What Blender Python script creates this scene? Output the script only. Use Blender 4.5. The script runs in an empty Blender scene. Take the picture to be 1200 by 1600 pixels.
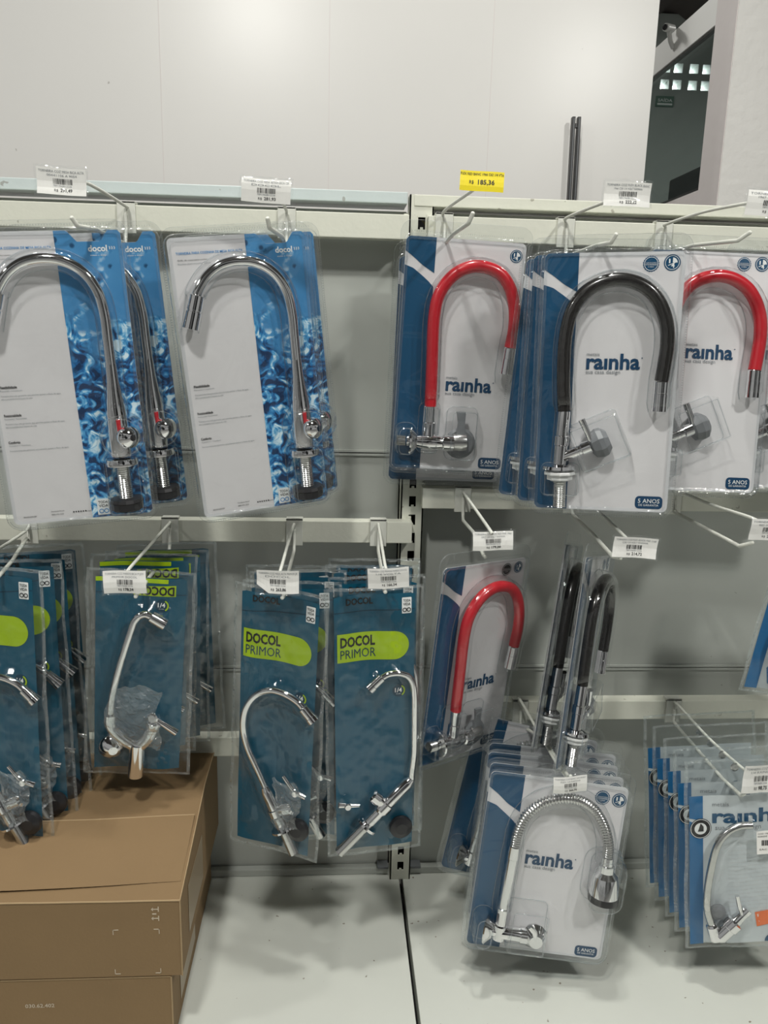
import bpy, math, random
from mathutils import Vector, Matrix, noise
random.seed(7)
SC = bpy.context.scene
COL = SC.collection
PI = math.pi

# ------------------------------------------------------------------ camera
CZ = 1.2                       # camera height above the floor
CAM = Vector((0, -1.2, CZ))
RT = Vector((0.99778, -0.06114, 0.02461)); UP = Vector((-0.01079, 0.21622, 0.97629)); FW = Vector((0.06502, 0.97436, -0.21513))
RT.normalize(); FW = (FW - RT * FW.dot(RT)).normalized(); UP = RT.cross(FW)
FPX = 1234.5
cd = bpy.data.cameras.new('camera'); cam = bpy.data.objects.new('camera', cd); COL.objects.link(cam)
cd.sensor_fit = 'VERTICAL'; cd.sensor_height = 36; cd.sensor_width = 27; cd.lens = FPX * 36 / 1600
cd.clip_start = .01; cd.clip_end = 60
mw = Matrix((RT, UP, -FW)).transposed().to_4x4(); mw.translation = CAM
cam.matrix_world = mw
SC.camera = cam
def ray(u, v): return FW + RT * ((u - 600) / FPX) - UP * ((v - 800) / FPX)
def at(u, v, Y):                # point of the plane y = Y seen at a pixel
    d = ray(u, v); return CAM + d * ((Y - CAM.y) / d.y)
def atx(u, v, X):
    d = ray(u, v); return CAM + d * ((X - CAM.x) / d.x)

# ------------------------------------------------------------------ world, lamps, exposure
w = bpy.data.worlds.new('world'); SC.world = w; w.use_nodes = True
# made-up random bright and dark patches, added for the shiny things to reflect
_n = w.node_tree.nodes; _l = w.node_tree.links
_tc = _n.new('ShaderNodeTexCoord'); _v = _n.new('ShaderNodeTexVoronoi'); _v.inputs['Scale'].default_value = 3.2
_l.new(_tc.outputs['Generated'], _v.inputs['Vector'])
_c = _n.new('ShaderNodeValToRGB'); _c.color_ramp.elements[0].position = .25; _c.color_ramp.elements[0].color = (.03, .03, .03, 1)
_c.color_ramp.elements[1].position = .8; _c.color_ramp.elements[1].color = (1.0, 1.0, .96, 1)
_s = _n.new('ShaderNodeSeparateColor'); _l.new(_v.outputs['Color'], _s.inputs[0]); _l.new(_s.outputs[0], _c.inputs[0])
_l.new(_c.outputs[0], _n['Background'].inputs[0])
_n['Background'].inputs[1].default_value = .30
SC.view_settings.view_transform = 'Standard'; SC.view_settings.look = 'None'
SC.view_settings.gamma = 1; SC.view_settings.use_curve_mapping = False
SC.view_settings.exposure = 0.0
SC.cycles.transparent_max_bounces = 48
SC.cycles.max_bounces = 10
LAMPS = [((-.33, -1.26, 2.46), 20, .14), ((1.05, -1.35, 2.35), 22, .14), ((-1.9, -1.1, 2.5), 14, .2), ((.12, -.42, 2.96), 21, .14), ((2.6, 1.4, 2.5), 22, .3), ((.25, 1.9, 2.78), 16, .25)]  # the last lamp is added behind the board to brighten beam and pillar

# ------------------------------------------------------------------ materials
MATS = {}
def mat(name, col, rough=.5, metal=0., spec=.5, bump=0, bscale=50, var=0, vscale=8, coat=0):
    m = bpy.data.materials.new(name); m.use_nodes = True; nt = m.node_tree; N = nt.nodes; L = nt.links
    b = N['Principled BSDF']
    b.inputs['Base Color'].default_value = (*col, 1); b.inputs['Roughness'].default_value = rough
    b.inputs['Metallic'].default_value = metal; b.inputs['Specular IOR Level'].default_value = spec
    b.inputs['Coat Weight'].default_value = coat
    tc = N.new('ShaderNodeTexCoord')
    n = N.new('ShaderNodeTexNoise'); n.inputs['Scale'].default_value = vscale; n.inputs['Detail'].default_value = 5
    L.new(tc.outputs['Object'], n.inputs['Vector'])
    mx = N.new('ShaderNodeMix'); mx.data_type = 'RGBA'
    mx.inputs[6].default_value = (*[c * (1 - var) for c in col], 1); mx.inputs[7].default_value = (*[min(1, c * (1 + var)) for c in col], 1)
    L.new(n.outputs['Fac'], mx.inputs[0]); L.new(mx.outputs[2], b.inputs['Base Color'])
    if bump:
        n2 = N.new('ShaderNodeTexNoise'); n2.inputs['Scale'].default_value = bscale; n2.inputs['Detail'].default_value = 4
        L.new(tc.outputs['Object'], n2.inputs['Vector'])
        bp = N.new('ShaderNodeBump'); bp.inputs['Strength'].default_value = bump; bp.inputs['Distance'].default_value = .002
        L.new(n2.outputs['Fac'], bp.inputs['Height']); L.new(bp.outputs['Normal'], b.inputs['Normal'])
    MATS[name] = m; return m
def specks(m, col, scale, thr, vs=.5):          # scattered dirt specks with a shape of their own
    nt = m.node_tree; N = nt.nodes; L = nt.links; b = N['Principled BSDF']
    src = b.inputs['Base Color'].links[0].from_socket
    tc = N.new('ShaderNodeTexCoord'); vo = N.new('ShaderNodeTexNoise'); vo.inputs['Scale'].default_value = scale; vo.inputs['Detail'].default_value = 2
    L.new(tc.outputs['Object'], vo.inputs['Vector'])
    r = N.new('ShaderNodeMapRange'); r.inputs[1].default_value = thr; r.inputs[2].default_value = thr + .02
    L.new(vo.outputs['Fac'], r.inputs[0])
    mx = N.new('ShaderNodeMix'); mx.data_type = 'RGBA'; mx.inputs[7].default_value = (*col, 1)
    mu = N.new('ShaderNodeMath'); mu.operation = 'MULTIPLY'; mu.inputs[1].default_value = vs
    L.new(r.outputs[0], mu.inputs[0]); L.new(mu.outputs[0], mx.inputs[0]); L.new(src, mx.inputs[6]); L.new(mx.outputs[2], b.inputs['Base Color'])

def clear(name, tint, haze, rough, bump, bscale, ior=1.45, gain=1.0, hazecol=(.9, .93, .93), dist=1., ridged=False):
    m = bpy.data.materials.new(name); m.use_nodes = True; nt = m.node_tree; N = nt.nodes; L = nt.links
    N.remove(N['Principled BSDF']); out = N['Material Output']
    tr = N.new('ShaderNodeBsdfTransparent'); tr.inputs[0].default_value = (*tint, 1)
    df = N.new('ShaderNodeBsdfDiffuse'); df.inputs[0].default_value = (*hazecol, 1)
    gl = N.new('ShaderNodeBsdfGlossy'); gl.inputs['Roughness'].default_value = rough; gl.inputs[0].default_value = (1, 1, 1, 1)
    tc = N.new('ShaderNodeTexCoord'); n = N.new('ShaderNodeTexNoise'); n.inputs['Scale'].default_value = bscale; n.inputs['Detail'].default_value = 3; n.inputs['Distortion'].default_value = dist
    if ridged: n.noise_type = 'RIDGED_MULTIFRACTAL'
    L.new(tc.outputs['Object'], n.inputs['Vector'])
    bp = N.new('ShaderNodeBump'); bp.inputs['Strength'].default_value = bump; bp.inputs['Distance'].default_value = .007
    L.new(n.outputs['Fac'], bp.inputs['Height'])
    fr = N.new('ShaderNodeFresnel'); 
    ge = N.new('ShaderNodeNewGeometry'); io = N.new('ShaderNodeMapRange'); io.inputs[3].default_value = ior; io.inputs[4].default_value = 1 / ior
    L.new(ge.outputs['Backfacing'], io.inputs[0]); L.new(io.outputs[0], fr.inputs['IOR'])      # the same thin sheet from both sides
    L.new(bp.outputs['Normal'], fr.inputs['Normal']); L.new(bp.outputs['Normal'], gl.inputs['Normal']); L.new(bp.outputs['Normal'], df.inputs['Normal'])
    g = N.new('ShaderNodeMath'); g.operation = 'MULTIPLY'; g.use_clamp = True; g.inputs[1].default_value = gain; L.new(fr.outputs[0], g.inputs[0])
    m1 = N.new('ShaderNodeMixShader'); m1.inputs[0].default_value = haze; L.new(tr.outputs[0], m1.inputs[1]); L.new(df.outputs[0], m1.inputs[2])
    m2 = N.new('ShaderNodeMixShader'); L.new(g.outputs[0], m2.inputs[0]); L.new(m1.outputs[0], m2.inputs[1]); L.new(gl.outputs[0], m2.inputs[2])
    L.new(m2.outputs[0], out.inputs[0]); MATS[name] = m; return m

def emit(name, col, s):
    m = bpy.data.materials.new(name); m.use_nodes = True; N = m.node_tree.nodes
    N.remove(N['Principled BSDF']); e = N.new('ShaderNodeEmission'); e.inputs[0].default_value = (*col, 1); e.inputs[1].default_value = s
    m.node_tree.links.new(e.outputs[0], N['Material Output'].inputs[0]); MATS[name] = m; return m

mat('board_white', (.80, .79, .765), .30, spec=.5, var=.03, vscale=3, bump=.05, bscale=3)
specks(MATS['board_white'], (.35, .33, .30), 38, .745, .6)
mat('paint_cream', (.68, .69, .60), .45, var=.05, vscale=30, bump=.15, bscale=120); specks(MATS['paint_cream'], (.22, .20, .15), 60, .70, .6)
mat('paint_bluish', (.56, .63, .63), .4, var=.04, vscale=30, bump=.1, bscale=120); specks(MATS['paint_bluish'], (.22, .20, .17), 60, .70, .6)
mat('panel_grey', (.44, .46, .43), .33, var=.03, vscale=6, bump=.04, bscale=10); specks(MATS['panel_grey'], (.15, .14, .12), 75, .755, .5)
mat('deck_grey', (.60, .62, .57), .38, var=.06, vscale=7, bump=.06, bscale=60); specks(MATS['deck_grey'], (.16, .12, .08), 95, .735, .8)
mat('gap_shade', (.012, .012, .012), .8)  # near-black colour stands in for the shade inside slots and gaps
mat('wire_white', (.66, .67, .61), .35, var=.06, vscale=60)
mat('chrome', (.82, .82, .83), .07, 1.0)
mat('steel_brushed', (.62, .62, .61), .22, 1.0)
mat('black_plastic', (.018, .018, .02), .35)
mat('grey_plastic', (.16, .17, .18), .4)
mat('white_plastic', (.72, .73, .72), .35)
mat('red_hose', (.47, .012, .022), .28, coat=.4)
mat('black_hose', (.013, .012, .011), .25, coat=.5)
mat('card_white', (.69, .68, .69), .38, coat=.3)
mat('card_back', (.50, .50, .50), .6)
mat('brand_blue', (.004, .066, .15), .35, coat=.3)
mat('brand_navy', (.008, .035, .075), .4)
mat('brand_text', (.006, .05, .12), .4)
mat('ink_grey', (.22, .24, .26), .5)
mat('ink_black', (.012, .012, .013), .5)
mat('ink_white', (.80, .82, .82), .5)
mat('ink_blue', (.04, .25, .55), .5)
mat('teal', (.002, .078, .135), .42, coat=.2, var=.12, vscale=14)
mat('teal_dark', (.004, .04, .075), .5)
mat('lime', (.36, .53, .005), .45)
mat('royal', (.004, .12, .30), .4, var=.08, vscale=20)
mat('pale_art', (.56, .61, .63), .45, var=.06, vscale=25)
mat('orange', (.80, .16, .03), .45)
mat('paper', (.86, .85, .82), .55)
mat('yellow', (.80, .66, .015), .5)
mat('cardboard', (.235, .152, .073), .8, var=.09, vscale=9, bump=.15, bscale=250)
mat('cardboard_edge', (.38, .27, .15), .85)
mat('carton_print', (.55, .47, .36), .8)
mat('tape', (.30, .22, .13), .3)
mat('plaster', (.86, .85, .82), .75, bump=.9, bscale=45, var=.03)
mat('plaster_pink', (.74, .69, .68), .7, bump=.35, bscale=45, var=.03)
mat('paint_white', (.82, .82, .80), .6, bump=.1)
mat('far_paint', (.34, .38, .36), .6)
mat('roof_sheet', (.10, .09, .085), .8, var=.3, vscale=4)
mat('floor_tile', (.42, .42, .40), .25, var=.05)
mat('sign_green', (.10, .19, .15), .5)
mat('dark_metal', (.02, .02, .022), .35)
clear('blister', (.972, .978, .98), .003, .05, .8, 13, gain=1.1)
clear('blister_edge', (.88, .90, .91), .05, .10, .35, 90, gain=1.3)
clear('bag_film', (.965, .972, .972), .006, .12, 1.0, 9, gain=1.0, dist=1.5, ridged=True)
clear('bag_seal', (.89, .92, .92), .10, .14, .9, 90, gain=1.2, dist=2)
clear('sleeve', (.98, .985, .985), .02, .10, .9, 30, gain=.9, dist=1, ridged=True)
clear('tinted_glass', (.82, .86, .85), .0, .02, 0, 5, gain=.7)
emit('daylight', (1, 1, 1), 26)
emit('lamp_glow', (1, .99, .94), 30)

# splash artwork printed on the blue half of the chrome-tap cards
def splash():
    m = mat('splash_print', (.05, .27, .56), .38, coat=.3); nt = m.node_tree; N = nt.nodes; L = nt.links; b = N['Principled BSDF']
    tc = N.new('ShaderNodeTexCoord'); sep = N.new('ShaderNodeSeparateXYZ'); L.new(tc.outputs['Object'], sep.inputs[0])
    no = N.new('ShaderNodeTexNoise'); no.inputs['Scale'].default_value = 62; no.inputs['Detail'].default_value = 7; no.inputs['Distortion'].default_value = 1.5
    L.new(tc.outputs['Object'], no.inputs[0])
    cr = N.new('ShaderNodeValToRGB'); e = cr.color_ramp; e.elements[0].position = .40; e.elements[0].color = (.003, .03, .10, 1)
    e.elements[1].position = .63; e.elements[1].color = (.72, .88, .95, 1)
    for p, c in ((.46, (.012, .13, .36, 1)), (.51, (.03, .25, .55, 1)), (.56, (.15, .45, .72, 1))):
        k = e.elements.new(p); k.color = c
    L.new(no.outputs['Fac'], cr.inputs[0])
    # mask: dense water low on the card, a thin rising column, clear blue elsewhere
    n2 = N.new('ShaderNodeTexNoise'); n2.inputs['Scale'].default_value = 16; n2.inputs['Detail'].default_value = 4; L.new(tc.outputs['Object'], n2.inputs[0])
    mr = N.new('ShaderNodeMapRange'); mr.inputs[1].default_value = -.05; mr.inputs[2].default_value = -.25; L.new(sep.outputs['Z'], mr.inputs[0])
    ad = N.new('ShaderNodeMath'); ad.operation = 'MULTIPLY_ADD'; ad.inputs[1].default_value = .42; L.new(mr.outputs[0], ad.inputs[0]); L.new(n2.outputs['Fac'], ad.inputs[2])
    th = N.new('ShaderNodeMapRange'); th.inputs[1].default_value = .56; th.inputs[2].default_value = .64; L.new(ad.outputs[0], th.inputs[0])
    base = N.new('ShaderNodeMix'); base.data_type = 'RGBA'; base.inputs[6].default_value = (.035, .20, .45, 1); base.inputs[7].default_value = (.09, .31, .57, 1)
    L.new(n2.outputs['Fac'], base.inputs[0])
    vo = N.new('ShaderNodeTexVoronoi'); vo.inputs['Scale'].default_value = 55; L.new(tc.outputs['Object'], vo.inputs['Vector'])
    dm = N.new('ShaderNodeMapRange'); dm.inputs[1].default_value = .24; dm.inputs[2].default_value = .16; L.new(vo.outputs['Distance'], dm.inputs[0])
    dn = N.new('ShaderNodeMath'); dn.operation = 'GREATER_THAN'; dn.inputs[1].default_value = .50; L.new(n2.outputs['Fac'], dn.inputs[0])
    dd = N.new('ShaderNodeMath'); dd.operation = 'MULTIPLY'; L.new(dm.outputs[0], dd.inputs[0]); L.new(dn.outputs[0], dd.inputs[1])
    m1 = N.new('ShaderNodeMix'); m1.data_type = 'RGBA'; L.new(dd.outputs[0], m1.inputs[0]); L.new(base.outputs[2], m1.inputs[6]); m1.inputs[7].default_value = (.01, .07, .17, 1)
    m2 = N.new('ShaderNodeMix'); m2.data_type = 'RGBA'; L.new(th.outputs[0], m2.inputs[0]); L.new(m1.outputs[2], m2.inputs[6]); L.new(cr.outputs[0], m2.inputs[7])
    L.new(m2.outputs[2], b.inputs['Base Color'])
splash()

# ------------------------------------------------------------------ mesh helpers
def catmull(pts, n=6):
    pts = [Vector(p) for p in pts]
    if len(pts) < 3: return pts
    P = [pts[0] * 2 - pts[1]] + pts + [pts[-1] * 2 - pts[-2]]; out = []
    for i in range(1, len(P) - 2):
        a, b, c, d = P[i - 1:i + 3]
        for k in range(n):
            t = k / n
            out.append(.5 * ((2 * b) + (c - a) * t + (2 * a - 5 * b + 4 * c - d) * t * t + (3 * b - a - 3 * c + d) * t ** 3))
    out.append(pts[-1]); return out
_txt = {}
def font_mesh(s, bold=0.):
    if (s, bold) in _txt: return _txt[(s, bold)]
    cu = bpy.data.curves.new('t', 'FONT'); cu.body = s; cu.size = 1; cu.offset = bold; cu.resolution_u = 2
    ob = bpy.data.objects.new('t', cu); COL.objects.link(ob)
    bpy.context.view_layer.update()
    me = ob.evaluated_get(bpy.context.evaluated_depsgraph_get()).to_mesh()
    V = [(v.co.x, v.co.y) for v in me.vertices]; F = [tuple(p.vertices) for p in me.polygons]
    ob.evaluated_get(bpy.context.evaluated_depsgraph_get()).to_mesh_clear()
    bpy.data.objects.remove(ob); bpy.data.curves.remove(cu)
    _txt[(s, bold)] = (V, F); return V, F

class MB:
    def __init__(s): s.v = []; s.f = []; s.m = []; s.sm = []; s.mats = []
    def mi(s, name):
        if name not in s.mats: s.mats.append(name)
        return s.mats.index(name)
    def add(s, V, F, m, smooth=False):
        o = len(s.v); s.v += [Vector(p) for p in V]; k = s.mi(m)
        for f in F: s.f.append([o + i for i in f]); s.m.append(k); s.sm.append(smooth)
    def box(s, x0, x1, y0, y1, z0, z1, m, c=0.0):
        if c <= 0:
            V = [(x, y, z) for x in (x0, x1) for y in (y0, y1) for z in (z0, z1)]
            s.add(V, [(0, 1, 3, 2), (4, 6, 7, 5), (0, 4, 5, 1), (2, 3, 7, 6), (0, 2, 6, 4), (1, 5, 7, 3)], m); return
        import bmesh
        bm = bmesh.new(); bmesh.ops.create_cube(bm, size=1)
        for v in bm.verts: v.co = Vector(((x0 + x1) / 2 + v.co.x * (x1 - x0), (y0 + y1) / 2 + v.co.y * (y1 - y0), (z0 + z1) / 2 + v.co.z * (z1 - z0)))
        bmesh.ops.bevel(bm, geom=bm.edges[:], offset=c, segments=2, profile=.6, affect='EDGES')
        bm.verts.index_update(); s.add([v.co.copy() for v in bm.verts], [[v.index for v in f.verts] for f in bm.faces], m, False); bm.free()
    def tube(s, path, r, m, seg=12, caps=True, smooth=True):
        path = [Vector(p) for p in path]; n = len(path); R = r if isinstance(r, (list, tuple)) else [r] * n
        T = [(path[min(i + 1, n - 1)] - path[max(i - 1, 0)]).normalized() for i in range(n)]
        a = Vector((0, 1, 0)) if abs(T[0].y) < .9 else Vector((1, 0, 0))
        u = (a - T[0] * a.dot(T[0])).normalized(); V = []
        for i in range(n):
            u = (u - T[i] * u.dot(T[i])).normalized(); w_ = T[i].cross(u)
            for k in range(seg):
                t = 2 * PI * k / seg; V.append(path[i] + (u * math.cos(t) + w_ * math.sin(t)) * R[i])
        F = [(i * seg + k, i * seg + (k + 1) % seg, (i + 1) * seg + (k + 1) % seg, (i + 1) * seg + k) for i in range(n - 1) for k in range(seg)]
        s.add(V, F, m, smooth)
        if caps:
            s.add(V[:seg], [tuple(range(seg))[::-1]], m); s.add(V[-seg:], [tuple(range(seg))], m)
    def lathe(s, o, ax, prof, m, seg=24, smooth=True):   # prof: (distance along axis, radius)
        o = Vector(o); ax = Vector(ax).normalized(); path = [o + ax * t for t, _ in prof]
        a = Vector((0, 1, 0)) if abs(ax.y) < .9 else Vector((1, 0, 0))
        u = (a - ax * a.dot(ax)).normalized(); w_ = ax.cross(u); V = []
        for (t, r) in prof:
            for k in range(seg):
                q = 2 * PI * k / seg; V.append(o + ax * t + (u * math.cos(q) + w_ * math.sin(q)) * max(r, 1e-5))
        n = len(prof); a0 = None; run = [0]
        for i in range(n - 1):
            a1 = math.atan2(prof[i + 1][1] - prof[i][1], prof[i + 1][0] - prof[i][0])
            if a0 is not None and abs(a1 - a0) > .45 or not smooth:
                if len(run) > 1: s._ring(V, run, seg, m, smooth)
                run = [i]
            run.append(i + 1); a0 = a1
        s._ring(V, run, seg, m, smooth)
        s.add(V[:seg], [tuple(range(seg))[::-1]], m); s.add(V[-seg:], [tuple(range(seg))], m)
    def _ring(s, V, run, seg, m, smooth):
        W = [p for i in run for p in V[i * seg:(i + 1) * seg]]
        s.add(W, [(i * seg + k, i * seg + (k + 1) % seg, (i + 1) * seg + (k + 1) % seg, (i + 1) * seg + k) for i in range(len(run) - 1) for k in range(seg)], m, smooth)
    def band(s, xs, top, bot, y, m, nz=1):               # area between two curves (mm, z measured downwards)
        V = []; 
        for x in xs:
            for j in range(nz + 1):
                a = top(x); b = bot(x); V.append((x * .001, y, -(a + (b - a) * j / nz) * .001))
        k = nz + 1
        s.add(V, [(i * k + j, i * k + j + 1, (i + 1) * k + j + 1, (i + 1) * k + j) for i in range(len(xs) - 1) for j in range(nz)], m)
    def poly(s, pts, y, m):
        s.add([(x * .001, y, -z * .001) for x, z in pts], [tuple(range(len(pts)))], m)
    def text(s, st, x, z, width, y, m, bold=0., h=None, rot=0, align='l'):   # mm; z = baseline (down)
        V, F = font_mesh(st, bold)
        if not V: return
        x0 = min(p[0] for p in V); x1 = max(p[0] for p in V); y1 = max(p[1] for p in V)
        sx = width / (x1 - x0); sy = (h / y1) if h else sx
        ox = {'l': 0, 'c': -width / 2, 'r': -width}[align]; c, q = math.cos(rot), math.sin(rot); W = []
        for a, b in V:
            px = (a - x0) * sx + ox; pz = b * sy
            W.append(((x + px * c - pz * q) * .001, y, (-z + px * q + pz * c) * .001))
        s.add(W, F, m)
    def disc(s, x, z, r, y, m, n=28, r0=0):
        if r0: 
            V = [((x + q * math.cos(2 * PI * k / n)) * .001, y, (-z + q * math.sin(2 * PI * k / n)) * .001) for q in (r0, r) for k in range(n)]
            s.add(V, [(k, (k + 1) % n, n + (k + 1) % n, n + k) for k in range(n)], m)
        else: s.add([((x + r * math.cos(2 * PI * k / n)) * .001, y, (-z + r * math.sin(2 * PI * k / n)) * .001) for k in range(n)], [tuple(range(n))], m)
    def warp(s, fn):
        for v in s.v: fn(v)
    def build(s, name, parent=None):
        me = bpy.data.meshes.new(name); me.from_pydata([tuple(v) for v in s.v], [], s.f)
        for n in s.mats: me.materials.append(MATS[n])
        me.polygons.foreach_set('material_index', s.m); me.polygons.foreach_set('use_smooth', s.sm); me.update()
        o = bpy.data.objects.new(name, me); COL.objects.link(o)
        if parent: o.parent = parent
        return o
def empty(name, loc=(0, 0, 0)):
    o = bpy.data.objects.new(name, None); o.empty_display_size = .02; COL.objects.link(o); o.location = loc; return o
def tag(o, label, cat, group=None, kind=None):
    o['label'] = label; o['category'] = cat
    if group: o['group'] = group
    if kind: o['kind'] = kind
    return o
def struct(o): o['kind'] = 'structure'; return o
def copy_tree(o, parent=None):
    c = o.copy(); COL.objects.link(c); c.parent = parent
    for ch in [q for q in o.children]: copy_tree(ch, c)
    return c
def P(x, dn, out): return Vector((x * .001, -out * .001, -dn * .001))     # pack coordinates in mm
def rrect(x0, x1, z0, z1, r, n=5):    # mm, z down, clockwise from the top left
    pts = []
    for cx, cz, a0 in ((x0 + r, z0 + r, PI), (x1 - r, z0 + r, -PI / 2), (x1 - r, z1 - r, 0), (x0 + r, z1 - r, PI / 2)):
        for k in range(n + 1):
            a = a0 + (PI / 2) * k / n; pts.append((cx + r * math.cos(a), cz + r * math.sin(a)))
    return pts
def lin(a, b, n): return [a + (b - a) * i / n for i in range(n + 1)]
def interp(pts):
    def f(x):
        if x <= pts[0][0]: return pts[0][1]
        for (a, b), (c, d) in zip(pts, pts[1:]):
            if x <= c: return b + (d - b) * (x - a) / (c - a)
        return pts[-1][1]
    return f

# ------------------------------------------------------------------ the setting
Z = lambda r: r + CZ
floor = MB(); floor.box(-4, 5, -5, 6, -.05, 0, 'floor_tile'); struct(floor.build('floor'))
def slope(y): return Z(2.15) - (y + 3) * .095
b = MB(); xs = lin(-4, 5, 180); V = []
for x in xs:
    for y in (-5, 6): V.append((x, y, slope(y) + .025 * math.sin(x * 36)))
b.add(V, [(2 * i, 2 * i + 1, 2 * i + 3, 2 * i + 2) for i in range(180)], 'roof_sheet', True)
struct(b.build('ceiling'))
b = MB(); b.box(-4, .632, .50, .53, 0, Z(1.15), 'board_white')
for sx in (-.7, -.241 * 1.4167, -.011 * 1.4167, .215 * 1.4167):
    b.box(sx - .0004, sx + .0004, .4994, .50, .0, Z(1.15), 'plaster_pink')
struct(b.build('wall_back'))
# side wall with the glazed opening, right of the board
XW = .90
pf = at(1129, 320, .6)
XW = pf.x
ybm = atx(1091, 297, XW); yb2 = atx(1019, 317, XW); ytop = atx(1115, 47, XW); yt2 = atx(1112, 0, XW)
zs = ybm.z; zh = atx(1060, 86, XW).z; zt = atx(1070, 34, XW).z; yj = ybm.y
b = MB(); b.box(XW, XW + .10, .62, 3.0, 0, zs, 'plaster_pink'); b.box(XW, XW + .015, .62, 3.0, zh, zt, 'paint_white'); b.box(XW, XW + .10, .62, yj, zs, zh, 'paint_white')
struct(b.build('wall_right'))
b = MB(); b.box(XW - .012, XW + .8, .6, yj - .03, 0, Z(1.9), 'plaster'); b.box(XW - .0135, XW - .012, .602, yj - .03, 0, Z(1.9), 'plaster_pink')
o = b.build('trim_pillar'); struct(o)
wn = MB(); wn.box(XW + .01, XW + .03, yj, yj + .02, zs, zh, 'steel_brushed'); wn.box(XW + .002, XW + .014, yj, 3, zh - .006, zh, 'steel_brushed'); wn.box(XW + .01, XW + .03, yj, 3, zs, zs + .01, 'steel_brushed')
o = struct(wn.build('window_1'))
g = MB(); g.add([(XW + .018, yj + .02, zs), (XW + .018, 3, zs), (XW + .018, 3, zh), (XW + .018, yj + .02, zh), (XW + .022, yj + .02, zs), (XW + .022, 3, zs), (XW + .022, 3, zh), (XW + .022, yj + .02, zh)], [(0, 1, 2, 3), (7, 6, 5, 4), (0, 4, 5, 1), (3, 2, 6, 7), (0, 3, 7, 4), (1, 5, 6, 2)], 'tinted_glass'); g.build('pane', o)
# far wall of the next room with a block grille
b = MB(); YF = 3.0
hl = []
for row, yy, xx in ((0, 107, (1041, 1060, 1084.5, 1104)), (1, 133, (1038, 1058, 1082.5, 1103))):
    for x in xx: q = at(x, yy, YF); hl.append((q.x, q.z))
x0 = min(h[0] for h in hl) - .1
rows = sorted({round(h[1], 3) for h in hl})
zr = [sum(h[1] for h in hl[4:]) / 4, sum(h[1] for h in hl[:4]) / 4]
sx = [.5 * (hl[i][0] + hl[i + 4][0]) for i in range(4)] + [hl[3][0] + .075 * k for k in (1, 2)]
hw, hh = .0215, .0215
b.box(.3, 4, YF, YF + .1, 0, zr[0] - hh, 'far_paint'); b.box(.3, 4, YF, YF + .1, zr[0] + hh, zr[1] - hh, 'far_paint'); b.box(.3, 4, YF, YF + .1, zr[1] + hh, slope(YF), 'far_paint')
for r in zr:
    e = .3
    for x in sx: b.box(e, x - hw, YF, YF + .1, r - hh, r + hh, 'far_paint'); e = x + hw
    b.box(e, 4, YF, YF + .1, r - hh, r + hh, 'far_paint')
struct(b.build('wall_far'))
b = MB(); b.box(.6, 3, YF + .12, YF + .13, zr[0] - .1, zr[1] + .1, 'daylight'); struct(b.build('window_2'))
# exit sign on the far wall
q = at(1038, 159, YF)
t = MB(); t.box(-.045, .045, -.008, 0, -.024, .024, 'sign_green')
t.text('SAÍDA', 0, 2, 74, -.009, 'ink_white', .01, h=17, align='c'); t.box(-.038, .038, -.009, -.008, -.017, -.009, 'ink_white')
o = t.build('exit_sign'); o.location = (q.x, YF, q.z)
tag(o, 'small green exit sign on the far wall seen through the glass', 'sign')
# dark cabinet in the next room
q0 = at(1056, 312, 2.6); q1 = at(1056, 275, 2.6)
t = MB(); t.box(q0.x, q0.x + .6, 2.3, 2.7, 0, q1.z, 'dark_metal', .01); t.box(q0.x + .02, q0.x + .58, 2.29, 2.3, .1, q1.z - .02, 'grey_plastic')
o = t.build('cabinet'); tag(o, 'dark cabinet standing in the next room behind the glass', 'cabinet')
# purlin and security camera
t = MB(); yy = 2.4; t.box(.55, 1.6, yy, yy + .05, slope(yy) - .10, slope(yy) - .03, 'dark_metal'); t.box(.55, 1.6, yy - .02, yy + .07, slope(yy) - .105, slope(yy) - .098, 'dark_metal')
struct(t.build('trim_purlin'))
q = atx(1045, 52, XW - .02)
e = empty('security_camera', q); tag(e, 'small white security camera fixed on top of the white beam', 'camera')
t = MB(); t.lathe((0, 0, .012), (-.75, -.6, -.15), [(-.018, .007), (-.017, .009), (.017, .0095), (.02, .008)], 'white_plastic', 16); t.build('camera_body', e)
t = MB(); t.lathe(Vector((0, 0, .012)) + Vector((-.75, -.6, -.15)).normalized() * .0205, (-.75, -.6, -.15), [(0, .0065), (.002, .0065), (.003, .004)], 'black_plastic', 16); t.build('lens', e)
t = MB(); t.tube([(0, 0, .005), (.01, .01, -.015), (.02, .012, -.03)], .006, 'white_plastic', 8); t.build('bracket', e)
# twin black profile in front of the board
p0 = at(897, 330, .47); p1 = at(903, 181, .47)
e = empty('slotted_profile', (p0.x, .48, p0.z - .3)); tag(e, 'tall twin black metal profile standing against the white board', 'metal profile')
for sx in (-.0055, .0055):
    t = MB(); h = p1.z - p0.z + .3
    t.box(sx * 1.0 - .0033, sx + .0033, -.006, .006, 0, h, 'dark_metal', .001); t.box(sx - .0008, sx + .0008, -.0068, -.006, .01, h - .004, 'grey_plastic'); t.build('track', e)
t = MB(); t.box(-.003, .003, -.004, .004, h - .02, h - .012, 'dark_metal'); t.build('joiner', e)
e.rotation_euler = (0, math.radians(-.8), 0)

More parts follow.
